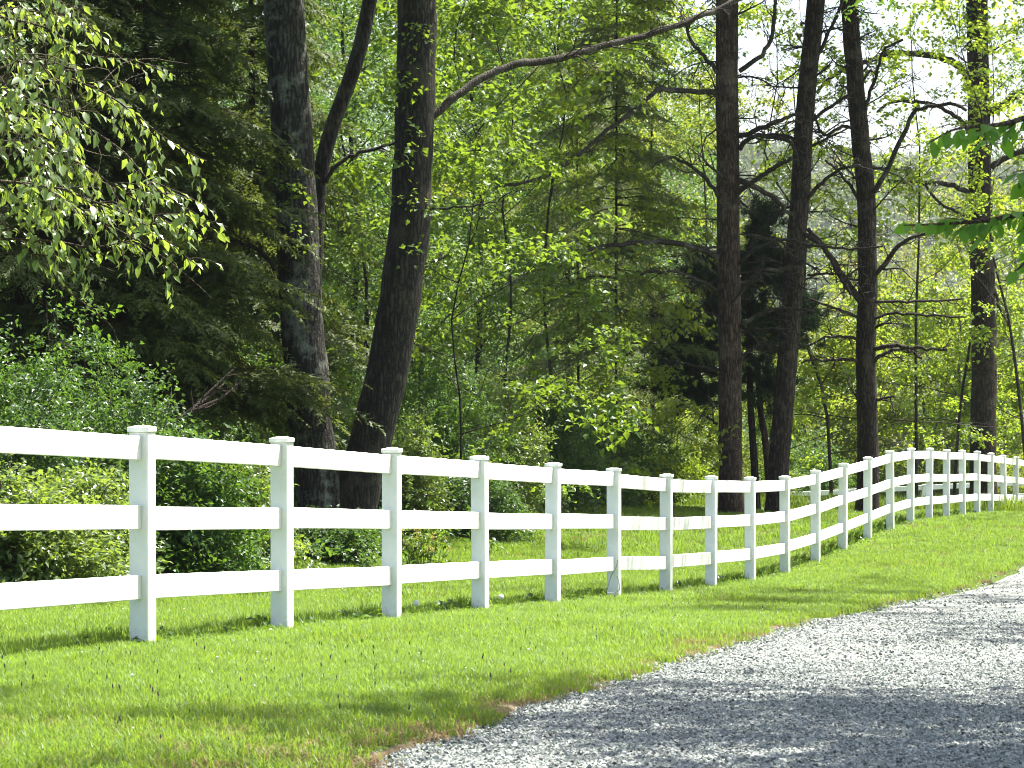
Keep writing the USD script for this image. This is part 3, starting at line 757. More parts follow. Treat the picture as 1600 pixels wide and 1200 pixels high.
# the dark young pine between the first two trunks, three thin stems
PYD = 58.5
T = thing("young_pine", "dense blackish-green young pine on thin stems between the first two tall trunks", "pine tree")
px_trunk(T, [(1183, 795), (1178, 720), (1172, 600), (1172, 450), (1180, 330)], PYD, 13, 7, "dark_bark", 61, sides=9, n=18)
px_trunk(T, [(1204, 795), (1196, 690), (1188, 640), (1184, 560)], PYD + .2, 13, 9, "pine_bark", 62, sides=9, n=18)
rng = np.random.default_rng(63)
pos, dirs, brs = [], [], []
for (cx, cy, rx, ry, n) in [(1105, 420, 40, 40, 95), (1080, 520, 50, 50, 140), (1090, 600, 55, 40, 140), (1040, 575, 35, 35, 60), (1190, 400, 35, 60, 130), (1185, 520, 40, 70, 150), (1240, 500, 40, 35, 110), (1215, 430, 35, 35, 80), (1195, 340, 22, 25, 45), (1215, 600, 28, 35, 60), (1130, 480, 40, 90, 120)]:
    c0 = at(1176, cy + 25, PYD); c1 = at(cx, cy, PYD + rng.uniform(-.5, .5))
    p = smooth_path([c0, (c0+c1)/2 + [0, 0, .08], c1], 7); brs.append((p, np.linspace(.025, .008, 7)))
    n = int(n*.72); q = rng.normal(0, .55, (n, 3))*np.array([rx, 45, ry])*PYD/F + c1
    for a in q:
        pos.append(a); dirs.append(nrm(a - c0 + rng.normal(0, .2, 3) + [0, 0, .1]))
twig_part(T, brs, "dark_bark", 5, "branches")
crown_part(T, pos, rng, protos("tuft"), "pine_needle", .7, 1.3, quats=quat_along(np.array(dirs)))

# ------------------------------------------------------------------ dark conifers
hemlock("hemlock_tree", "huge drooping dark olive hemlock just left of the twin trunks", at(228, 0, 37.4)*[1, 1, 0] + [0, 0, gz(-4.9, 37.4)], 9.6, 2.25, "hemlock_needle", 71, low=.18, whorls=62, per=5)
hemlock("hemlock_tree", "dark hemlock behind the pale-leaved branches at the far left", at(30, 0, 36)*[1, 1, 0] + [0, 0, gz(-6.4, 36)], 9.2, 2.4, "hemlock_needle", 72, low=.20, whorls=52, per=5)
hemlock("hemlock_tree", "dark hemlock half hidden behind the grey upright trunk", at(400, 0, 43.5)*[1, 1, 0] + [0, 0, gz(-4, 43.5)], 10.0, 1.8, "hemlock_needle", 73, low=.22, whorls=50, per=4)
hemlock("cedar_tree", "wispy grey-green cedar in the middle, left of the straight brown pine", at(962, 0, 57)*[1, 1, 0] + [0, 0, gz(2.1, 57)], 12, 2.2, "cedar_needle", 74, low=.27, whorls=38, per=3, kind="feather", droop=.3, step=.42, r0=.035, cat="cedar tree", smin=.6, smax=1.0)
hemlock("cedar_tree", "wispy low-branched cedar among the bushes in the middle", at(905, 0, 60)*[1, 1, 0] + [0, 0, gz(1.5, 60)], 10, 1.8, "cedar_needle", 76, low=.08, whorls=26, per=3, kind="feather", droop=.3, step=.42, r0=.035, cat="cedar tree", smin=.6, smax=1.0)

# ------------------------------------------------------------------ leafy young trees of the wood
def young(label, px, depth, h, spread, leaf, kind, seed, **kw):
    return broad_tree(kw.pop("name", "young_tree"), label, "tree", ground_at(px, depth), h, spread, kw.pop("bark", "dark_bark"), leaf, kind, seed, **kw)
young("lime-green sapling right behind the leaning black trunk", 715, 43, 8.5, 1.8, "lime_leaf", "maple", 81, r0=.02, limbs=14, low=.05, density=.75)
young("yellow-green young maple between the grey trunk and the leaning trunk", 560, 47, 9.5, 2.0, "lime_leaf", "maple", 82, r0=.045, limbs=12, low=.1, density=.8)
young("airy lime-green young maple above the bushes, right of the leaning trunk", 800, 49, 10, 2.1, "lime_leaf", "maple", 83, r0=.035, limbs=15, low=.08, density=.8)
young("light green young tree left of the wispy cedars", 875, 54, 11, 2.3, "yellow_leaf", "maple", 84, r0=.04, limbs=14, low=.1, density=.8)
young("mid-green young tree behind the leaning trunk's long grey limb", 650, 56, 12, 2.6, "green_leaf", "fine", 85, r0=.09, limbs=14, low=.15, density=.9)
k = 0
WOOD_LABELS = ["far behind the dark hemlock at the left edge", "above the tall bushes at the far left", "behind the huge drooping hemlock", "directly behind the grey upright trunk", "in the gap between the grey trunk and the leaning trunk", "behind the top of the leaning trunk", "behind the lime-green sapling", "behind the airy young maple right of the leaning trunk", "behind the low-branched cedar", "behind the wispy cedars, left of the straight brown pine", "deepest behind the huge hemlock", "deep behind the grey trunk", "deepest in the gap between the twin trunks", "deep behind the leaning trunk's long grey limb", "deep behind the young maple in the middle", "deep behind the wispy grey-green cedar", "deepest at the far left"]
for px, d, h, sp, lf in [(-40, 62, 15, 3.2, "green_leaf"), (120, 66, 16, 3.4, "deep_leaf"), (300, 62, 15, 3.2, "green_leaf"), (430, 70, 17, 3.4, "deep_leaf"), (545, 64, 15, 3.0, "green_leaf"),
                         (640, 74, 17, 3.6, "green_leaf"), (745, 66, 15, 3.0, "lime_leaf"), (830, 76, 17, 3.6, "green_leaf"), (880, 72, 13, 2.4, "lime_leaf"), (1020, 88, 17, 3.4, "yellow_leaf"), (200, 82, 18, 4, "green_leaf"), (390, 88, 19, 4, "green_leaf"), (560, 90, 19, 4, "green_leaf"), (700, 96, 20, 4.2, "green_leaf"), (860, 98, 20, 4.2, "green_leaf"), (990, 104, 18, 4, "lime_leaf"), (40, 90, 18, 4, "green_leaf")]:
    broad_tree("woodland_tree", {"green_leaf": "green", "deep_leaf": "dark green", "lime_leaf": "lime-green", "yellow_leaf": "yellow-green"}[lf] + " woodland tree " + WOOD_LABELS[k], "tree", ground_at(px, d), .1395*d + (5.5 if d < 78 else 3.0) + .15*(k % 5), sp, "dark_bark", lf, "big", 500 + k, r0=.10, limbs=13, low=.06, density=.85, group="leafy trees deep in the wood", smin=.6, smax=1.1, jitter=.6)
    k += 1
# right-hand third: open leafy crowns with sky between
for px, d, h, sp, lf, kd, dn, lab in [
    (1195, 72, 15, 2.6, "maple_leaf", "maple", .55, "leafy tree showing through the gap between the first and second tall trunks"),
    (1300, 70, 15, 2.4, "maple_leaf", "maple", .42, "thin-leaved tree between the second and third tall trunks"),
    (1432, 68, 16, 3.0, "maple_leaf", "maple", .75, "bright green maple between the third and the thickest tall trunk"),
    (1490, 74, 16, 3.0, "maple_leaf", "maple", .65, "bright green maple just left of and behind the thickest trunk"),
    (1610, 66, 15, 3.0, "maple_leaf", "maple", .65, "bright green maple at the right edge beyond the thickest trunk"),
    (1095, 78, 15, 2.6, "yellow_leaf", "maple", .4, "yellow-green tree glowing behind the straight brown pine")]:
    broad_tree("maple_tree", lab, "tree", ground_at(px, d), .1395*d + 3, sp, "limb_bark", lf, kd, 560 + k, lean=((k % 3 - 1)*1.3, .5), r0=.05, limbs=13, low=.14, density=dn*1.1)
    k += 1
for px, d, h, sp, lf, lab in [
    (1300, 105, 11, 2.4, "tan_leaf", "pale grey-stemmed tree with tan spring leaves beyond the far fence"),
    (1255, 98, 6, 2.0, "green_leaf", "small rounded green tree beyond the far fence, right of the leaning pine"),
    (1405, 118, 12, 3.2, "tan_leaf", "tan budding tree in the meadow between the third and thickest trunks"),
    (1465, 112, 12, 3.2, "yellow_leaf", "grey forked tree with sparse yellow leaves left of the thickest trunk"),
    (1580, 100, 13, 3.0, "yellow_leaf", "grey-trunked tree at the right edge beyond the thickest trunk"),
    (1370, 96, 7.5, 2.6, "maple_leaf", "low bright green tree seen just right of the third trunk, beyond the far fence"), (1440, 98, 8, 2.8, "yellow_leaf", "low yellow-green tree midway between the third and thickest trunks"),
    (1500, 92, 7.5, 2.4, "maple_leaf", "low bright green tree seen just left of the thickest trunk"), (1318, 92, 6.5, 2.0, "yellow_leaf", "low yellow-green tree seen just left of the third trunk"), (1570, 94, 8, 2.6, "maple_leaf", "low bright green tree seen just right of the thickest trunk"),
    (1340, 135, 12, 3.6, "yellow_leaf", "yellow-green tree far down in the valley behind the third trunk"),
    (1520, 140, 12, 4.0, "tan_leaf", "tan tree far down in the valley at the right"), (1230, 140, 11, 4, "maple_leaf", "bright tree far down in the valley left of the leaning pine")]:
    broad_tree("meadow_tree", lab, "tree", ground_at(px, d), h, sp, "pale_bark", lf, "meadow" if lf != "tan_leaf" else "sparse", 600 + k, r0=.02 + .012*h, limbs=14, low=.12, density=1.0, smin=.9, smax=1.5)
    k += 1

# ------------------------------------------------------------------ bushes
for px, d, h, w, lf, n, lab in [
    (-10, 27, 2.3, 1.0, "deep_leaf", 200, "tall blue-green bush at the left edge under the pale branches"),
    (110, 30, 2.4, 1.2, "green_leaf", 220, "tall green bush left of the first whole post, under the hemlock"),
    (215, 29, 1.9, .9, "deep_leaf", 180, "dark green bush just above the first whole post's cap"),
    (30, 24.5, 1.0, .7, "birch_leaf", 150, "bright low bush behind the rails at the left edge"),
    (125, 25.5, 1.05, .6, "birch_leaf", 120, "bright pale bush behind the rails just left of the first whole post"),
    (300, 28.5, 1.35, .8, "green_leaf", 170, "fresh green bush between the first and second whole posts"),
    (372, 30, 1.25, .55, "birch_leaf", 150, "light green bush left of the second whole post"),
    (350, 40.5, 2.9, 1.1, "green_leaf", 190, "green bush below the hemlock, beside the dead brown branches"),
    (425, 41.5, 2.3, .8, "green_leaf", 150, "green bush at the left side of the grey trunk's foot"),
    (535, 42, 2.2, .9, "green_leaf", 160, "green bush seen in the fork of the twin trunks"),
    (480, 35, .42, .8, "deep_leaf", 110, "low dark bush in front of the twin trunks' foot"),
    (640, 41, 1.5, .6, "birch_leaf", 150, "pale-leaved bush right of the leaning trunk's foot, behind the third post"),
    (690, 45, 2.6, 1.2, "green_leaf", 230, "rounded green bush above the fourth post"),
    (775, 47, 2.3, 1.1, "birch_leaf", 230, "light-leaved bush above the rails between fourth and fifth posts"),
    (850, 49, 2.4, 1.1, "deep_leaf", 220, "dark leafy bush above the fifth post"),
    (740, 42, .9, .8, "deep_leaf", 130, "low dark bush behind the rails at the fourth post"),
    (915, 53, 2.0, 1.1, "deep_leaf", 190, "dark bush above the sixth post"),
    (985, 56, 1.7, 1.1, "green_leaf", 180, "green bush in the shade above the seventh post"),
    (1050, 75, 3.0, 1.5, "maple_leaf", 170, "sunlit yellow-green bush left of the straight brown pine"),
    (1108, 77, 3.4, 1.4, "yellow_leaf", 260, "bright sunlit bush behind the straight brown pine"),
    (1180, 80, 2.4, 1.4, "lime_leaf", 170, "sunlit bush between the young pine's stems"),
    (1275, 88, 3.2, 1.5, "green_leaf", 200, "rounded green bush right of the leaning pine, beyond the far fence"),
    (1400, 92, 2.2, 1.6, "lime_leaf", 170, "low bright bush beyond the far fence right of the third trunk"),
    (1480, 95, 2.4, 1.8, "lime_leaf", 170, "low bright bush beyond the far fence left of the thickest trunk"),
    (1590, 84, 2.0, 1.4, "yellow_leaf", 150, "yellow-green bush at the right edge behind the last posts")]:
    big = d > 58
    bush("bush", lab, px, d, h, w, lf, 700 + k, n=n, smin=.9 if big else .75, smax=1.7 if big else 1.35)
    k += 1
# goldenrod-like weeds behind the third and second posts
for px, d, lab in [(662, 35.5, "weed clump with reddish-yellow tips right of the third post"), (463, 31.5, "thin yellow weed beside the second post")]:
    rng = np.random.default_rng(int(px))
    T = thing("weed", lab, "weed"); b = ground_at(px, d)
    n = 26 if px > 600 else 6; tips = []
    for s in range(n):
        a = rng.normal(0, .22 if n > 10 else .05, 2); h = rng.uniform(.3, .65)
        p = smooth_path([b + [a[0], a[1], -.05], b + [a[0]*1.2, a[1]*1.2, h*.6], b + [a[0]*1.6, a[1]*1.6, h]], 6)
        obj("stalk", tube(p, np.linspace(.006, .003, 6), 4, cap=False), "catkin", T); tips += [p[-1], p[-2]]
        for q in p[2:5]: tips.append(q)
    tips = np.array(tips)
    crown_part(T, tips[::2] + rng.normal(0, .02, tips[::2].shape), rng, [clump(880+q, 14, .09, .06) for q in range(3)], "lime_leaf", .8, 1.3, .4, "leaves")
    crown_part(T, tips[::5], rng, [clump(890+q, 16, .05, .03) for q in range(2)], "goldenrod", .8, 1.3, .4, "flower_head")

# bare brown branches hanging under the hemlock
T = thing("dead_branch", "bare brown dead branch slanting down under the hemlock above the rails", "branch")
rng = np.random.default_rng(91)
for pts in ([(270, 662), (300, 640), (330, 610), (365, 577)], [(272, 660), (315, 636), (345, 622), (372, 600)], [(280, 655), (320, 625), (352, 598)]):
    p = px_path(pts, 31.2, .3); tw = []
    side_twigs(p, np.full(len(p), .02), rng, 5, .35, tw, 0)
    obj("stem", join([tube(p, np.linspace(.03, .010, len(p)), 6, .1)] + [tube(q, r, 3, cap=False) for q, r in tw]), "brown_twig", T, smooth=True)

# low plants covering the woodland floor
rng = np.random.default_rng(95)
n = 5200
Y = rng.uniform(20, 110, n); X = at(0, 0, 1)[0] * 0 + rng.uniform(-.20, .10, n)*Y
t_, u_ = tu(X, Y)
edge = -np.interp(Y, [20, 26, 32, 40, 48, 55, 62, 110], [4.2, 4.4, 4.6, 5.2, 6.6, 8.2, 8.8, 10]) + rng.normal(0, .35, n)
ok = u_ < edge
X, Y = X[ok], Y[ok]
Z = gz(X, Y) + rng.uniform(0, .35, len(X))
scatter("undergrowth", [clump(900+q, 70, .4, .08, flat=.6) for q in range(5)], ["green_leaf", "deep_leaf", "lime_leaf", "green_leaf", "birch_leaf"], np.stack([X, Y, Z], -1), quat_tilt(rng, len(X), .35), rng.uniform(.7, 1.6, len(X)), rng.integers(0, 5, len(X)), kind="stuff", label="low leafy plants on the woodland floor", cat="undergrowth")

# ------------------------------------------------------------------ the arching pale-leaved tree at the far left
def fine_leaf(pos, d, up, L, W, droop, curl=.12):
    """one leaf with a folded midrib, 16 triangles"""
    d = nrm(d); s = nrm(np.cross(d, up)); n = np.cross(s, d)
    ss = np.array([0, .14, .38, .66, .88, 1.0]); ww = np.array([.03, .55, 1.0, .78, .33, 0.0])*W/2
    c = pos + d*(ss*L)[:, None] - n*(droop*L*ss**2)[:, None]
    v = np.concatenate([c, c + s*ww[:, None] + n*(curl*ww*2)[:, None], c - s*ww[:, None] + n*(curl*ww*2)[:, None]])
    f = []
    for i in range(5):
        f += [(i, 6+i, 6+i+1), (i, 6+i+1, i+1), (i, i+1, 12+i+1), (i, 12+i+1, 12+i)]
    return v, np.array(f)

def leafy_twigs(T, twigs, rng, leaf_L, mat, spacing, most=300, ratio=.52, hang=.6):
    """leaves set along the twigs: those that show largest are parts of their own, the rest one part"""
    L = []
    for p, r in twigs:
        s = np.r_[0, np.cumsum(np.linalg.norm(np.diff(p, axis=0), axis=1))]
        for k, q in enumerate(np.arange(spacing*rng.uniform(.3, 1), s[-1], spacing)):
            i = min(np.searchsorted(s, q), len(p)-1)
            c = p[i-1] + (p[i]-p[i-1])*((q - s[i-1])/max(1e-6, s[i]-s[i-1])) if i else p[0]
            t = nrm(p[min(i+1, len(p)-1)] - p[max(i-1, 0)])
            sd = nrm(np.cross(t, [0, 0, 1.0]))*(1 if k % 2 else -1)
            d = nrm(t*.6 + sd*rng.uniform(.4, 1.0) + [0, 0, -hang*rng.uniform(.2, 1.6)] + rng.normal(0, .2, 3))
            L.append((c + d*.012, d, nrm(np.array([.25, -.25, 1.0]) + rng.normal(0, .55, 3)), leaf_L*rng.uniform(.5, 1.2)))
    def seen(a):
        c = a[0]; px = abs(c[0]/c[1]*F) ; return 0 if px > 840 or c[2] - ZC > .145*c[1] else a[3]/c[1]
    L.sort(key=seen, reverse=True)
    for c, d, up, l in L[:most]:
        obj("leaf", fine_leaf(c, d, up, l, l*ratio, rng.uniform(0, .25)), mat, T, smooth=True)
    if len(L) > most:
        c, d, up, l = (np.array([a[k] for a in L[most:]]) for k in range(4))
        obj("leaves", leaf_mesh(c, d, up, l, l*ratio), mat, T, kind="stuff")

T = thing("birch_tree", "pale-leaved birch arching in from the left edge in front of the hemlocks", "tree")
rng = np.random.default_rng(101)
DB = 19.0
b = np.array([-4.9, DB + .3, gz(-4.9, DB + .3)])
trunk_part(T, [b - [0, 0, .3], b + [.05, 0, 1.5], b + [.25, 0, 3.2], b + [.4, 0, 5.2]], .085, .03, "limb_bark", 101, sides=10, n=16)
tw = []
for s, pts in enumerate([
    [(-330, 300), (-200, 90), (-60, 20), (60, 40), (130, 85), (200, 95), (250, 110)], [(-320, 340), (-160, 150), (-20, 90), (90, 120), (190, 165), (250, 215), (325, 258)],
    [(-330, 360), (-150, 220), (0, 150), (110, 175), (200, 230), (260, 290), (315, 330)], [(-330, 380), (-150, 270), (0, 215), (120, 245), (200, 300), (260, 345), (315, 380)],
    [(-330, 420), (-180, 330), (-20, 290), (80, 300), (160, 322), (250, 370), (325, 430)], [(-320, 440), (-120, 395), (20, 340), (110, 310), (180, 325)],
    [(-330, 290), (-180, 40), (-80, -60), (40, -30), (120, 20), (165, 70)], [(-330, 470), (-150, 410), (-20, 385), (80, 390), (150, 400), (240, 380)],
    [(-330, 300), (-190, 140), (-70, 60), (30, 70), (90, 130), (110, 200), (125, 280)], [(-330, 350), (-180, 230), (-50, 180), (40, 200), (70, 270), (80, 340)],
    [(-330, 330), (-100, 40), (40, 20), (120, 30)], [(-330, 380), (-90, 190), (30, 130), (70, 100)]]):
    p = px_path(pts, DB + rng.uniform(-.9, .7), rng.uniform(-1.0, .8), 26)
    p += np.cumsum(rng.normal(0, .006, p.shape), 0)
    rad = np.linspace(.017, .0035, len(p))
    obj("limb", tube(p, rad, 6, cap=False), "twig_bark", T, smooth=True)
    tw.append((p[13:], rad[13:]))
    q = []
    for _ in range(34):
        i = rng.integers(6, len(p)-1); t = nrm(p[i+1]-p[i]); sd = nrm(np.cross(t, rng.normal(0, 1, 3)))
        l = rng.uniform(.16, .55)
        z = limb_path(p[i], nrm(t*.8 + sd*.7 + [0, 0, .1]), l, 6, rng, .16, -.16)
        q.append((z, np.linspace(.004, .0018, 7)))
    tw += q
    twig_part(T, q, "twig_bark", 3)
tangle = []
for _ in range(46):
    x0, y0 = rng.uniform(-60, 130), rng.uniform(60, 260)
    c = at(x0, y0, DB + rng.uniform(-.8, .8)); a = rng.uniform(0, 6.28)
    p = limb_path(c, [math.cos(a)*.8, .3*math.sin(a), rng.normal(0, .5)], rng.uniform(.4, 1.0), 8, rng, .28, -.05)
    tangle.append((p, np.linspace(.0045, .0018, 9)))
twig_part(T, tangle, "tan_twig", 3)
# bare hanging stems
bare = [px_path(a, DB - .2, .1, 14) for a in ([(70, 400), (100, 450), (140, 480), (180, 520), (190, 585)], [(0, 395), (120, 405), (180, 425)], [(60, 385), (75, 430), (88, 452)], [(120, 330), (230, 385), (330, 465)], [(-20, 372), (60, 320), (150, 320)])]
twig_part(T, [(p, np.linspace(.006, .002, len(p))) for p in bare], "twig_bark", 4)
leafy_twigs(T, tw, rng, .09, "birch_leaf", .054, 300)
cat = []
for p, r in tw[::3]:
    i = rng.integers(0, len(p)); q = p[i] + np.array([[0, 0, 0], [.004, 0, -.03], [0.002, .002, -.065]]); cat.append((q, np.array([.003, .0045, .002])))
twig_part(T, cat, "catkin", 4, "catkins")

# ------------------------------------------------------------------ the tree by the lane whose low branches hang in at the right edge
T = thing("beech_tree", "beech beside the lane whose leafy branch tips hang into the picture at the right edge", "tree")
rng = np.random.default_rng(111)
b = np.array([5.1, 12.9, gz(5.1, 12.9)])
_, tp, tr = trunk_part(T, [b - [0, 0, .3], b + [0, 0, 2.5], b + [-.2, .1, 6], b + [-.4, .2, 10]], .19, .05, "pale_bark", 111, n=24)
tw = []
for s, (pts, d) in enumerate([([(1850, 120), (1720, 140), (1620, 178), (1560, 195), (1500, 200), (1455, 222)], 9.6), ([(1860, 260), (1760, 300), (1680, 335), (1600, 335), (1540, 345), (1470, 350), (1412, 352)], 9.9),
                              ([(1720, 225), (1660, 245), (1620, 262), (1588, 280)], 9.3), ([(1750, 340), (1680, 360), (1630, 390), (1585, 425)], 9.5)]):
    tip = px_path(pts, d, -.3, 22)
    j = 7 + s
    root = smooth_path([tp[j], (tp[j]*.5 + tip[0]*.5) + [0, 0, .3], tip[0]], 10)
    p = np.vstack([root[:-1], tip]); rad = np.linspace(.03, .0025, len(p))
    obj("limb", tube(p, rad, 7, cap=False), "twig_bark", T, smooth=True)
    tw.append((p[13:], rad[13:]))
    q = []
    for _ in range(9):
        i = rng.integers(16, len(p)-5); t = nrm(p[i]-p[i-1])
        z = limb_path(p[i], nrm(t*.8 + rng.normal(0, .4, 3)*[1, 1, .25]), rng.uniform(.08, .17), 5, rng, .12, -.05); q.append((z, np.linspace(.003, .0015, 6)))
    tw += q; twig_part(T, q, "twig_bark", 3)
leafy_twigs(T, tw, rng, .074, "near_leaf", .030, 300, .55, .75)
out, tips = [], []
for k2 in range(30):
    s = .45 + .55*(k2 % 22)/22; i = int(s*(len(tp)-1)); a = rng.uniform(3.5, 5.3) if k2 >= 22 else k2*2.4 if k2 % 3 else rng.uniform(2.2, 4.9)
    grow(tp[i], [math.cos(a), math.sin(a), .35], rng.uniform(2.4, 4.0)*(1.25 if k2 % 3 == 0 else 1), .05, 1, rng, out, tips, kids=5)
for p, r, lv in out:
    if lv == 1: obj("limb", tube(p, r, 6, cap=False), "pale_bark", T, smooth=True)
twig_part(T, [(p, r) for p, r, lv in out if lv == 0], "twig_bark", 3)
pos = np.array([t[0] for t in tips]); pos = pos[rng.integers(0, len(pos), 850)] + rng.normal(0, .4, (850, 3))
sh = pos[:, 0] - .36*pos[:, 2]
pos = pos[(sh > .3) | (rng.random(len(pos)) < .42)]
sx_, sy_ = pos[:, 0] - .36*pos[:, 2], pos[:, 1] - .30*pos[:, 2]
over = pos[(sx_ > -.3) & (sx_ < 2.6) & (sy_ > 8.8) & (sy_ < 13)]
pos = np.vstack([pos[rng.random(len(pos)) < .8], over[::3] + rng.normal(0, .45, over[::3].shape)])
crown_part(T, pos[pos[:, 2] > 4.7], rng, protos("fine"), "green_leaf", .9, 1.5)

def lane_tree(label, x, y, h, sp, seed, n, low=.4, leaf="green_leaf"):
    broad_tree("lane_tree", label, "tree", [x, y, float(gz(x, y))], h, sp, "pale_bark", leaf, "fine", seed, r0=.16, limbs=14, low=low, density=n, smin=.9, smax=1.5)
lane_tree("tree on the lane's right side, out of the picture, shading the gravel", 8.6, 22.5, 10, 2.6, 121, .9)

lane_tree("thin-crowned tall tree farther along the lane's right side, out of the picture", 8.6, 32.8, 12.5, 5.0, 122, 2.2, .62)

lane_tree("thin-crowned tree far along the lane, beyond the right edge of the picture", 16.5, 58, 12.5, 5.0, 123, 1.6, .5)

# ------------------------------------------------------------------ lawn
def tuft(seed, n=20, h=.072, R=.06, w=.0033):
    r = np.random.default_rng(seed); V, Fc = [], []
    for k in range(n):
        a = r.uniform(0, 6.28); p = np.array([*(r.normal(0, R*.5, 2)), -.01]); hh = h*r.uniform(.5, 1.25)
        d = np.array([math.cos(a), math.sin(a), 0])*r.uniform(.1, .75); s = np.array([-math.sin(a), math.cos(a), 0])*w*r.uniform(.7, 1.3)/2
        m = p + d*hh*.35 + [0, 0, hh*.6]; e = p + d*hh + [0, 0, hh*(1 - .25*np.hypot(*d[:2]))]
        i = len(V)*5; V.append(np.array([p - s, p + s, m + s*.9, m - s*.9, e])); Fc += [(i, i+1, i+2), (i, i+2, i+3), (i+3, i+2, i+4)]
    return np.vstack(V), np.array(Fc)

def lawn_points(rng, n, y0, y1, left=-.21, right=.21):
    y = np.sqrt(rng.uniform(y0**2, y1**2, n)); x = rng.uniform(left, right, n)*y
    return x, y
rng = np.random.default_rng(131)
XX, YY, SS = [], [], []
for n, y0, y1, sc in [(46000, 9.2, 17, 1.0), (42000, 17, 27, 1.15), (40000, 27, 42, 1.5), (34000, 42, 75, 2.0)]:
    x, y = lawn_points(rng, n, y0, y1)
    XX.append(x); YY.append(y); SS.append(np.full(n, sc))
for k2 in range(len(ii) - 1):            # longer grass left standing round each post
    m2 = 46 if k2 < 14 else 26
    XX.append(fx[k2] + rng.normal(-.05, .12, m2)); YY.append(fy[k2] + .075 + np.abs(rng.normal(0, .10, m2))); SS.append(np.full(m2, 1.9 if k2 < 14 else 2.3))
X, Y, S = np.concatenate(XX), np.concatenate(YY), np.concatenate(SS)
t_, U = tu(X, Y)
edge = np.interp(Y, [20, 26, 32, 40, 48, 55, 62, 110], [4.6, 4.8, 5.0, 5.6, 7.0, 8.6, 9.4, 12])
patch = meshkit.fbm(np.stack([X*.9, Y*.6, 0*X], -1), 4, 31)
rag = road_edge(Y) + .03 + .10*np.sin(Y*5.1)*np.sin(Y*1.7)
near_edge = np.clip((rag - U)/np.where(Y < 20, .6, .25), 0, 1)
ok = (U < rag) & (U > -edge) & (rng.random(len(X)) < .18 + .82*near_edge**.8) & (rng.random(len(X)) < np.clip(2.6 - 2.9*patch, .35, 1))
X, Y, S, U, patch, near_edge = (a[ok] for a in (X, Y, S, U, patch, near_edge))
tall = 1 + .8*np.exp(-((U + .22)/.13)**2) - .35*np.exp(-((U - .12)/.16)**2) + .25*(U < -.3)
scl = S*rng.uniform(.7, 1.3, len(X))
scl3 = np.stack([scl, scl, scl**.6*tall*(.55 + .45*patch)], -1)
dry = rng.random(len(X)) < (.03 + .45*(1 - near_edge)**1.5 + .35*np.clip((patch - .58)*4, 0, 1) + .3*np.clip((12.5 - Y)/2.5, 0, 1))
P = np.stack([X, Y, gz(X, Y)], -1)
tufts = [tuft(140+k) for k in range(7)]
for nm, m, lf, lab in [("lawn_grass", ~dry, "grass_blade", "short sunlit mown grass on both sides of the fence"), ("dry_grass", dry, "dry_blade", "dry straw-coloured grass and needles along the gravel's edge")]:
    c = int(m.sum())
    scatter(nm, tufts, lf, P[m], quat_tilt(rng, c, .12), scl3[m]*(1 if nm == "lawn_grass" else np.array([1.1, 1.1, .5])), rng.integers(0, len(tufts), c), kind="stuff", label=lab, cat="grass")
print("grass tufts", len(X))
# meadow beyond
n = 9000
y = rng.uniform(62, 150, n); x = (rng.uniform(1000, 1640, n) - 800)/F*y
scatter("meadow_grass", [tuft(150+k, 22, .30, .30, .012) for k in range(4)], "meadow_blade", np.stack([x, y, gz(x, y)], -1), quat_tilt(rng, n, .1), rng.uniform(.8, 1.6, n), rng.integers(0, 4, n), kind="stuff", label="bright meadow grass down beyond the far fence", cat="grass")
# plantain heads and clover in the lawn
m = (~dry) & (U > .3) & (Y < 34)
idx = rng.choice(np.flatnonzero(m), 190, replace=False)
stem = tube([[0, 0, 0], [.004, 0, .07], [.006, 0, .115]], [.0012, .001, .001], 4); head = tube([[.006, 0, .11], [.007, 0, .122], [.007, 0, .14], [.007, 0, .148]], [.003, .0062, .005, .001], 6)
scatter("plantain_heads", [join([stem, head])], "seed_head", P[idx], quat_tilt(rng, 190, .2), rng.uniform(.35, .65, 190), np.zeros(190, int), kind="stuff", label="small dark plantain seed heads standing in the lawn", cat="seed heads")
idx = rng.choice(np.flatnonzero((~dry) & (Y < 40)), 60, replace=False)
ball = trimesh.creation.icosphere(1, .0055)
scatter("clover_flowers", [(np.array(ball.vertices) + [0, 0, .085], np.array(ball.faces))], "clover_white", P[idx], quat_tilt(rng, 60, .3), rng.uniform(.6, 1.2, 60), np.zeros(60, int), kind="stuff", label="little white clover flowers dotted in the lawn", cat="flowers")
for px, d, lab in [(651, 22.6, "round white dandelion clock just right of the third post's foot"), (783, 24.6, "white dandelion clock beside the fourth post's foot")]:
    g = ground_at(px, d); T = thing("dandelion", lab, "dandelion")
    obj("stalk", tube([g, g + [0, 0, .10]], .002, 5), "catkin", T)
    v = trimesh.creation.icosphere(2, .026); vv = np.array(v.vertices); vv *= (1 + .12*(meshkit.noise(vv*150, 3) - .5))[:, None]
    obj("seed_ball", (vv + g + [0, 0, .115], np.array(v.faces)), "clover_white", T)
# leafy weeds along the fence's foot
w = ii[1:-1]; wx, wy = fence_xy(np.repeat(w, 7) + rng.uniform(-.45, .45, 7*len(w))); wx = wx + rng.normal(-.12, .08, len(wx))
scatter("fence_weeds", [clump(920+q, 26, .10, .055, flat=.5) for q in range(3)], "green_leaf", np.stack([wx, wy, gz(wx, wy) + .03], -1), quat_tilt(rng, len(wx), .3), rng.uniform(.6, 1.7, len(wx)), rng.integers(0, 3, len(wx)), kind="stuff", label="small leafy weeds growing along the foot of the fence", cat="weeds")
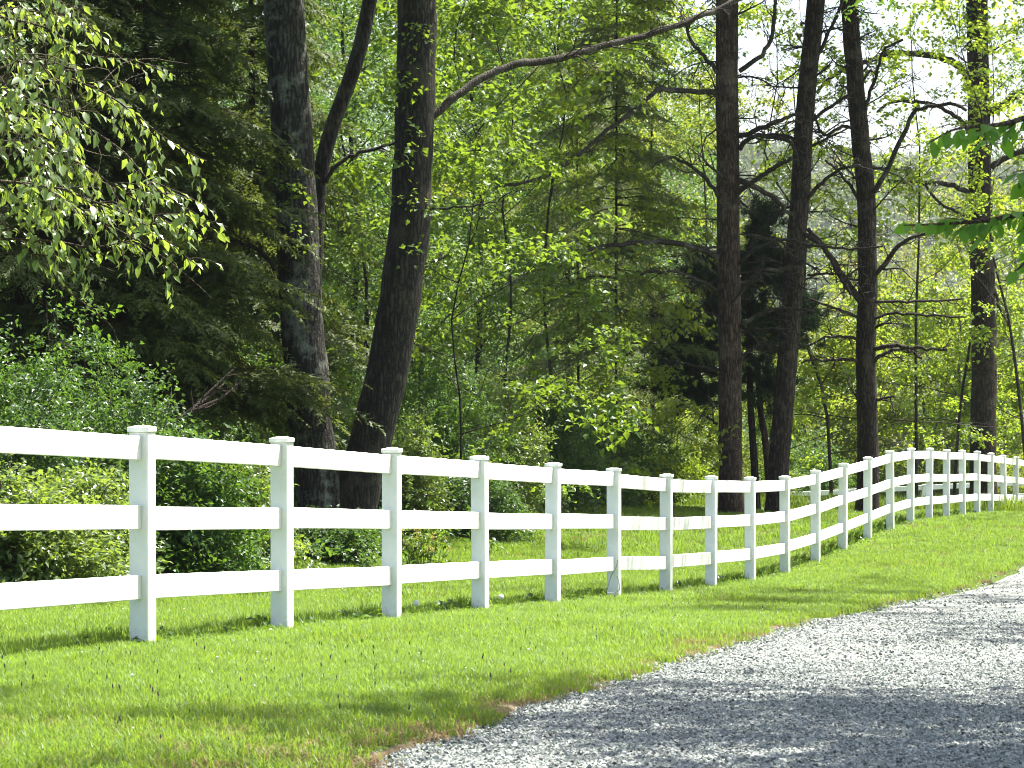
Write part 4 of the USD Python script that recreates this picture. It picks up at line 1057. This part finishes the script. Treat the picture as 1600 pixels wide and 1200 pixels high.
# thin wire at the sixth post
a = at(952, 935, 28.6); p = px_path([(965, 875), (963, 885), (955, 900), (948, 925), (958, 926), (968, 921), (964, 900)], 28.65, 0, 26)
obj("wire", tube(p, .004, 5), "wire_metal", label="thin bent wire hanging down the sixth post", cat="wire")

# ------------------------------------------------------------------ gravel
rng = np.random.default_rng(161)
def pebble(seed):
    r = np.random.default_rng(seed); h = trimesh.convex.convex_hull(r.normal(0, 1, (11, 3))*[1, .8, .55])
    v = np.array(h.vertices); return v/np.abs(v).max(), np.array(h.faces)
XX, YY, SS = [], [], []
for n, y0, y1, lo, hi in [(125000, 9.5, 16, .0045, .012), (60000, 16, 26, .006, .015), (18000, 26, 46, .010, .022)]:
    y = np.sqrt(rng.uniform(y0**2, y1**2, n)); x = rng.uniform(-.09, .21, n)*y
    XX.append(x); YY.append(y); SS.append(lo + (hi-lo)*rng.random(n)**2.2)
X, Y, S = map(np.concatenate, (XX, YY, SS))
t_, U = tu(X, Y)
e = road_edge(Y)
ok = (U > e - .1 - .28*rng.random(len(X))**3) & (U < ROAD_U1)
X, Y, S, U = X[ok], Y[ok], S[ok], U[ok]
s = (U - road_edge(Y) + .1)/(ROAD_U1 - road_edge(Y) + .1)
Z = gz(X, Y) - .012 + .035*np.sin(np.pi*np.clip(s, 0, 1)) + S*.1
scatter("gravel", [pebble(170+k) for k in range(8)], "stone", np.stack([X, Y, Z], -1), quat_tilt(rng, len(X), .5), S, rng.integers(0, 8, len(X)), kind="stuff", label="loose grey crushed stones on the lane", cat="gravel")
print("stones", len(X))

# ------------------------------------------------------------------ the wooded hill across the valley
rng = np.random.default_rng(181)
n = 4200
y = np.concatenate([rng.uniform(260, 700, 900), rng.uniform(700, 1650, n - 900)])
x = (rng.uniform(900, 1680, n) - 800)/F*y
sc = rng.uniform(.8, 1.5, n)
scatter("hillside_forest", protos("far"), ["far_leaf", "far_leaf", "tan_leaf", "far_leaf", "far_leaf"], np.stack([x, y, gz(x, y) + 4.0*sc], -1), quat_tilt(rng, n, .3), sc*2.1, rng.integers(0, 5, n), kind="stuff", label="hazy wooded hillside across the valley at the right", cat="forest")
# more of the wood, too deep to tell apart
n = 2300
y = rng.uniform(92, 150, n); x = (rng.uniform(-150, 1120, n) - 800)/F*y
z = gz(x, y) + 22*rng.random(n)**.9
scatter("wood", protos("big"), ["green_leaf", "lime_leaf", "deep_leaf", "deep_leaf", "deep_leaf"], np.stack([x, y, z], -1), quat_tilt(rng, n, .4), rng.uniform(.9, 1.8, n), rng.integers(0, 5, n), kind="stuff", label="leafy depths of the wood behind the nearer trees", cat="wood")

# ------------------------------------------------------------------ haze over the valley
if HAZE_DENSITY:
    LOOK["haze_air"] = usdkit.material(stage, "/World/Looks/haze_air", {"v": ("principled_volume", {"color": (.93, .96, 1.0), "density": HAZE_DENSITY, "anisotropy": 0.0})}, volume="v.volume")
    hb = trimesh.creation.box([2680, 2560, 240]); hb.apply_translation([0, 1180, 64])
    obj("haze", hb, "haze_air", kind="stuff", label="pale blue haze in the valley air")
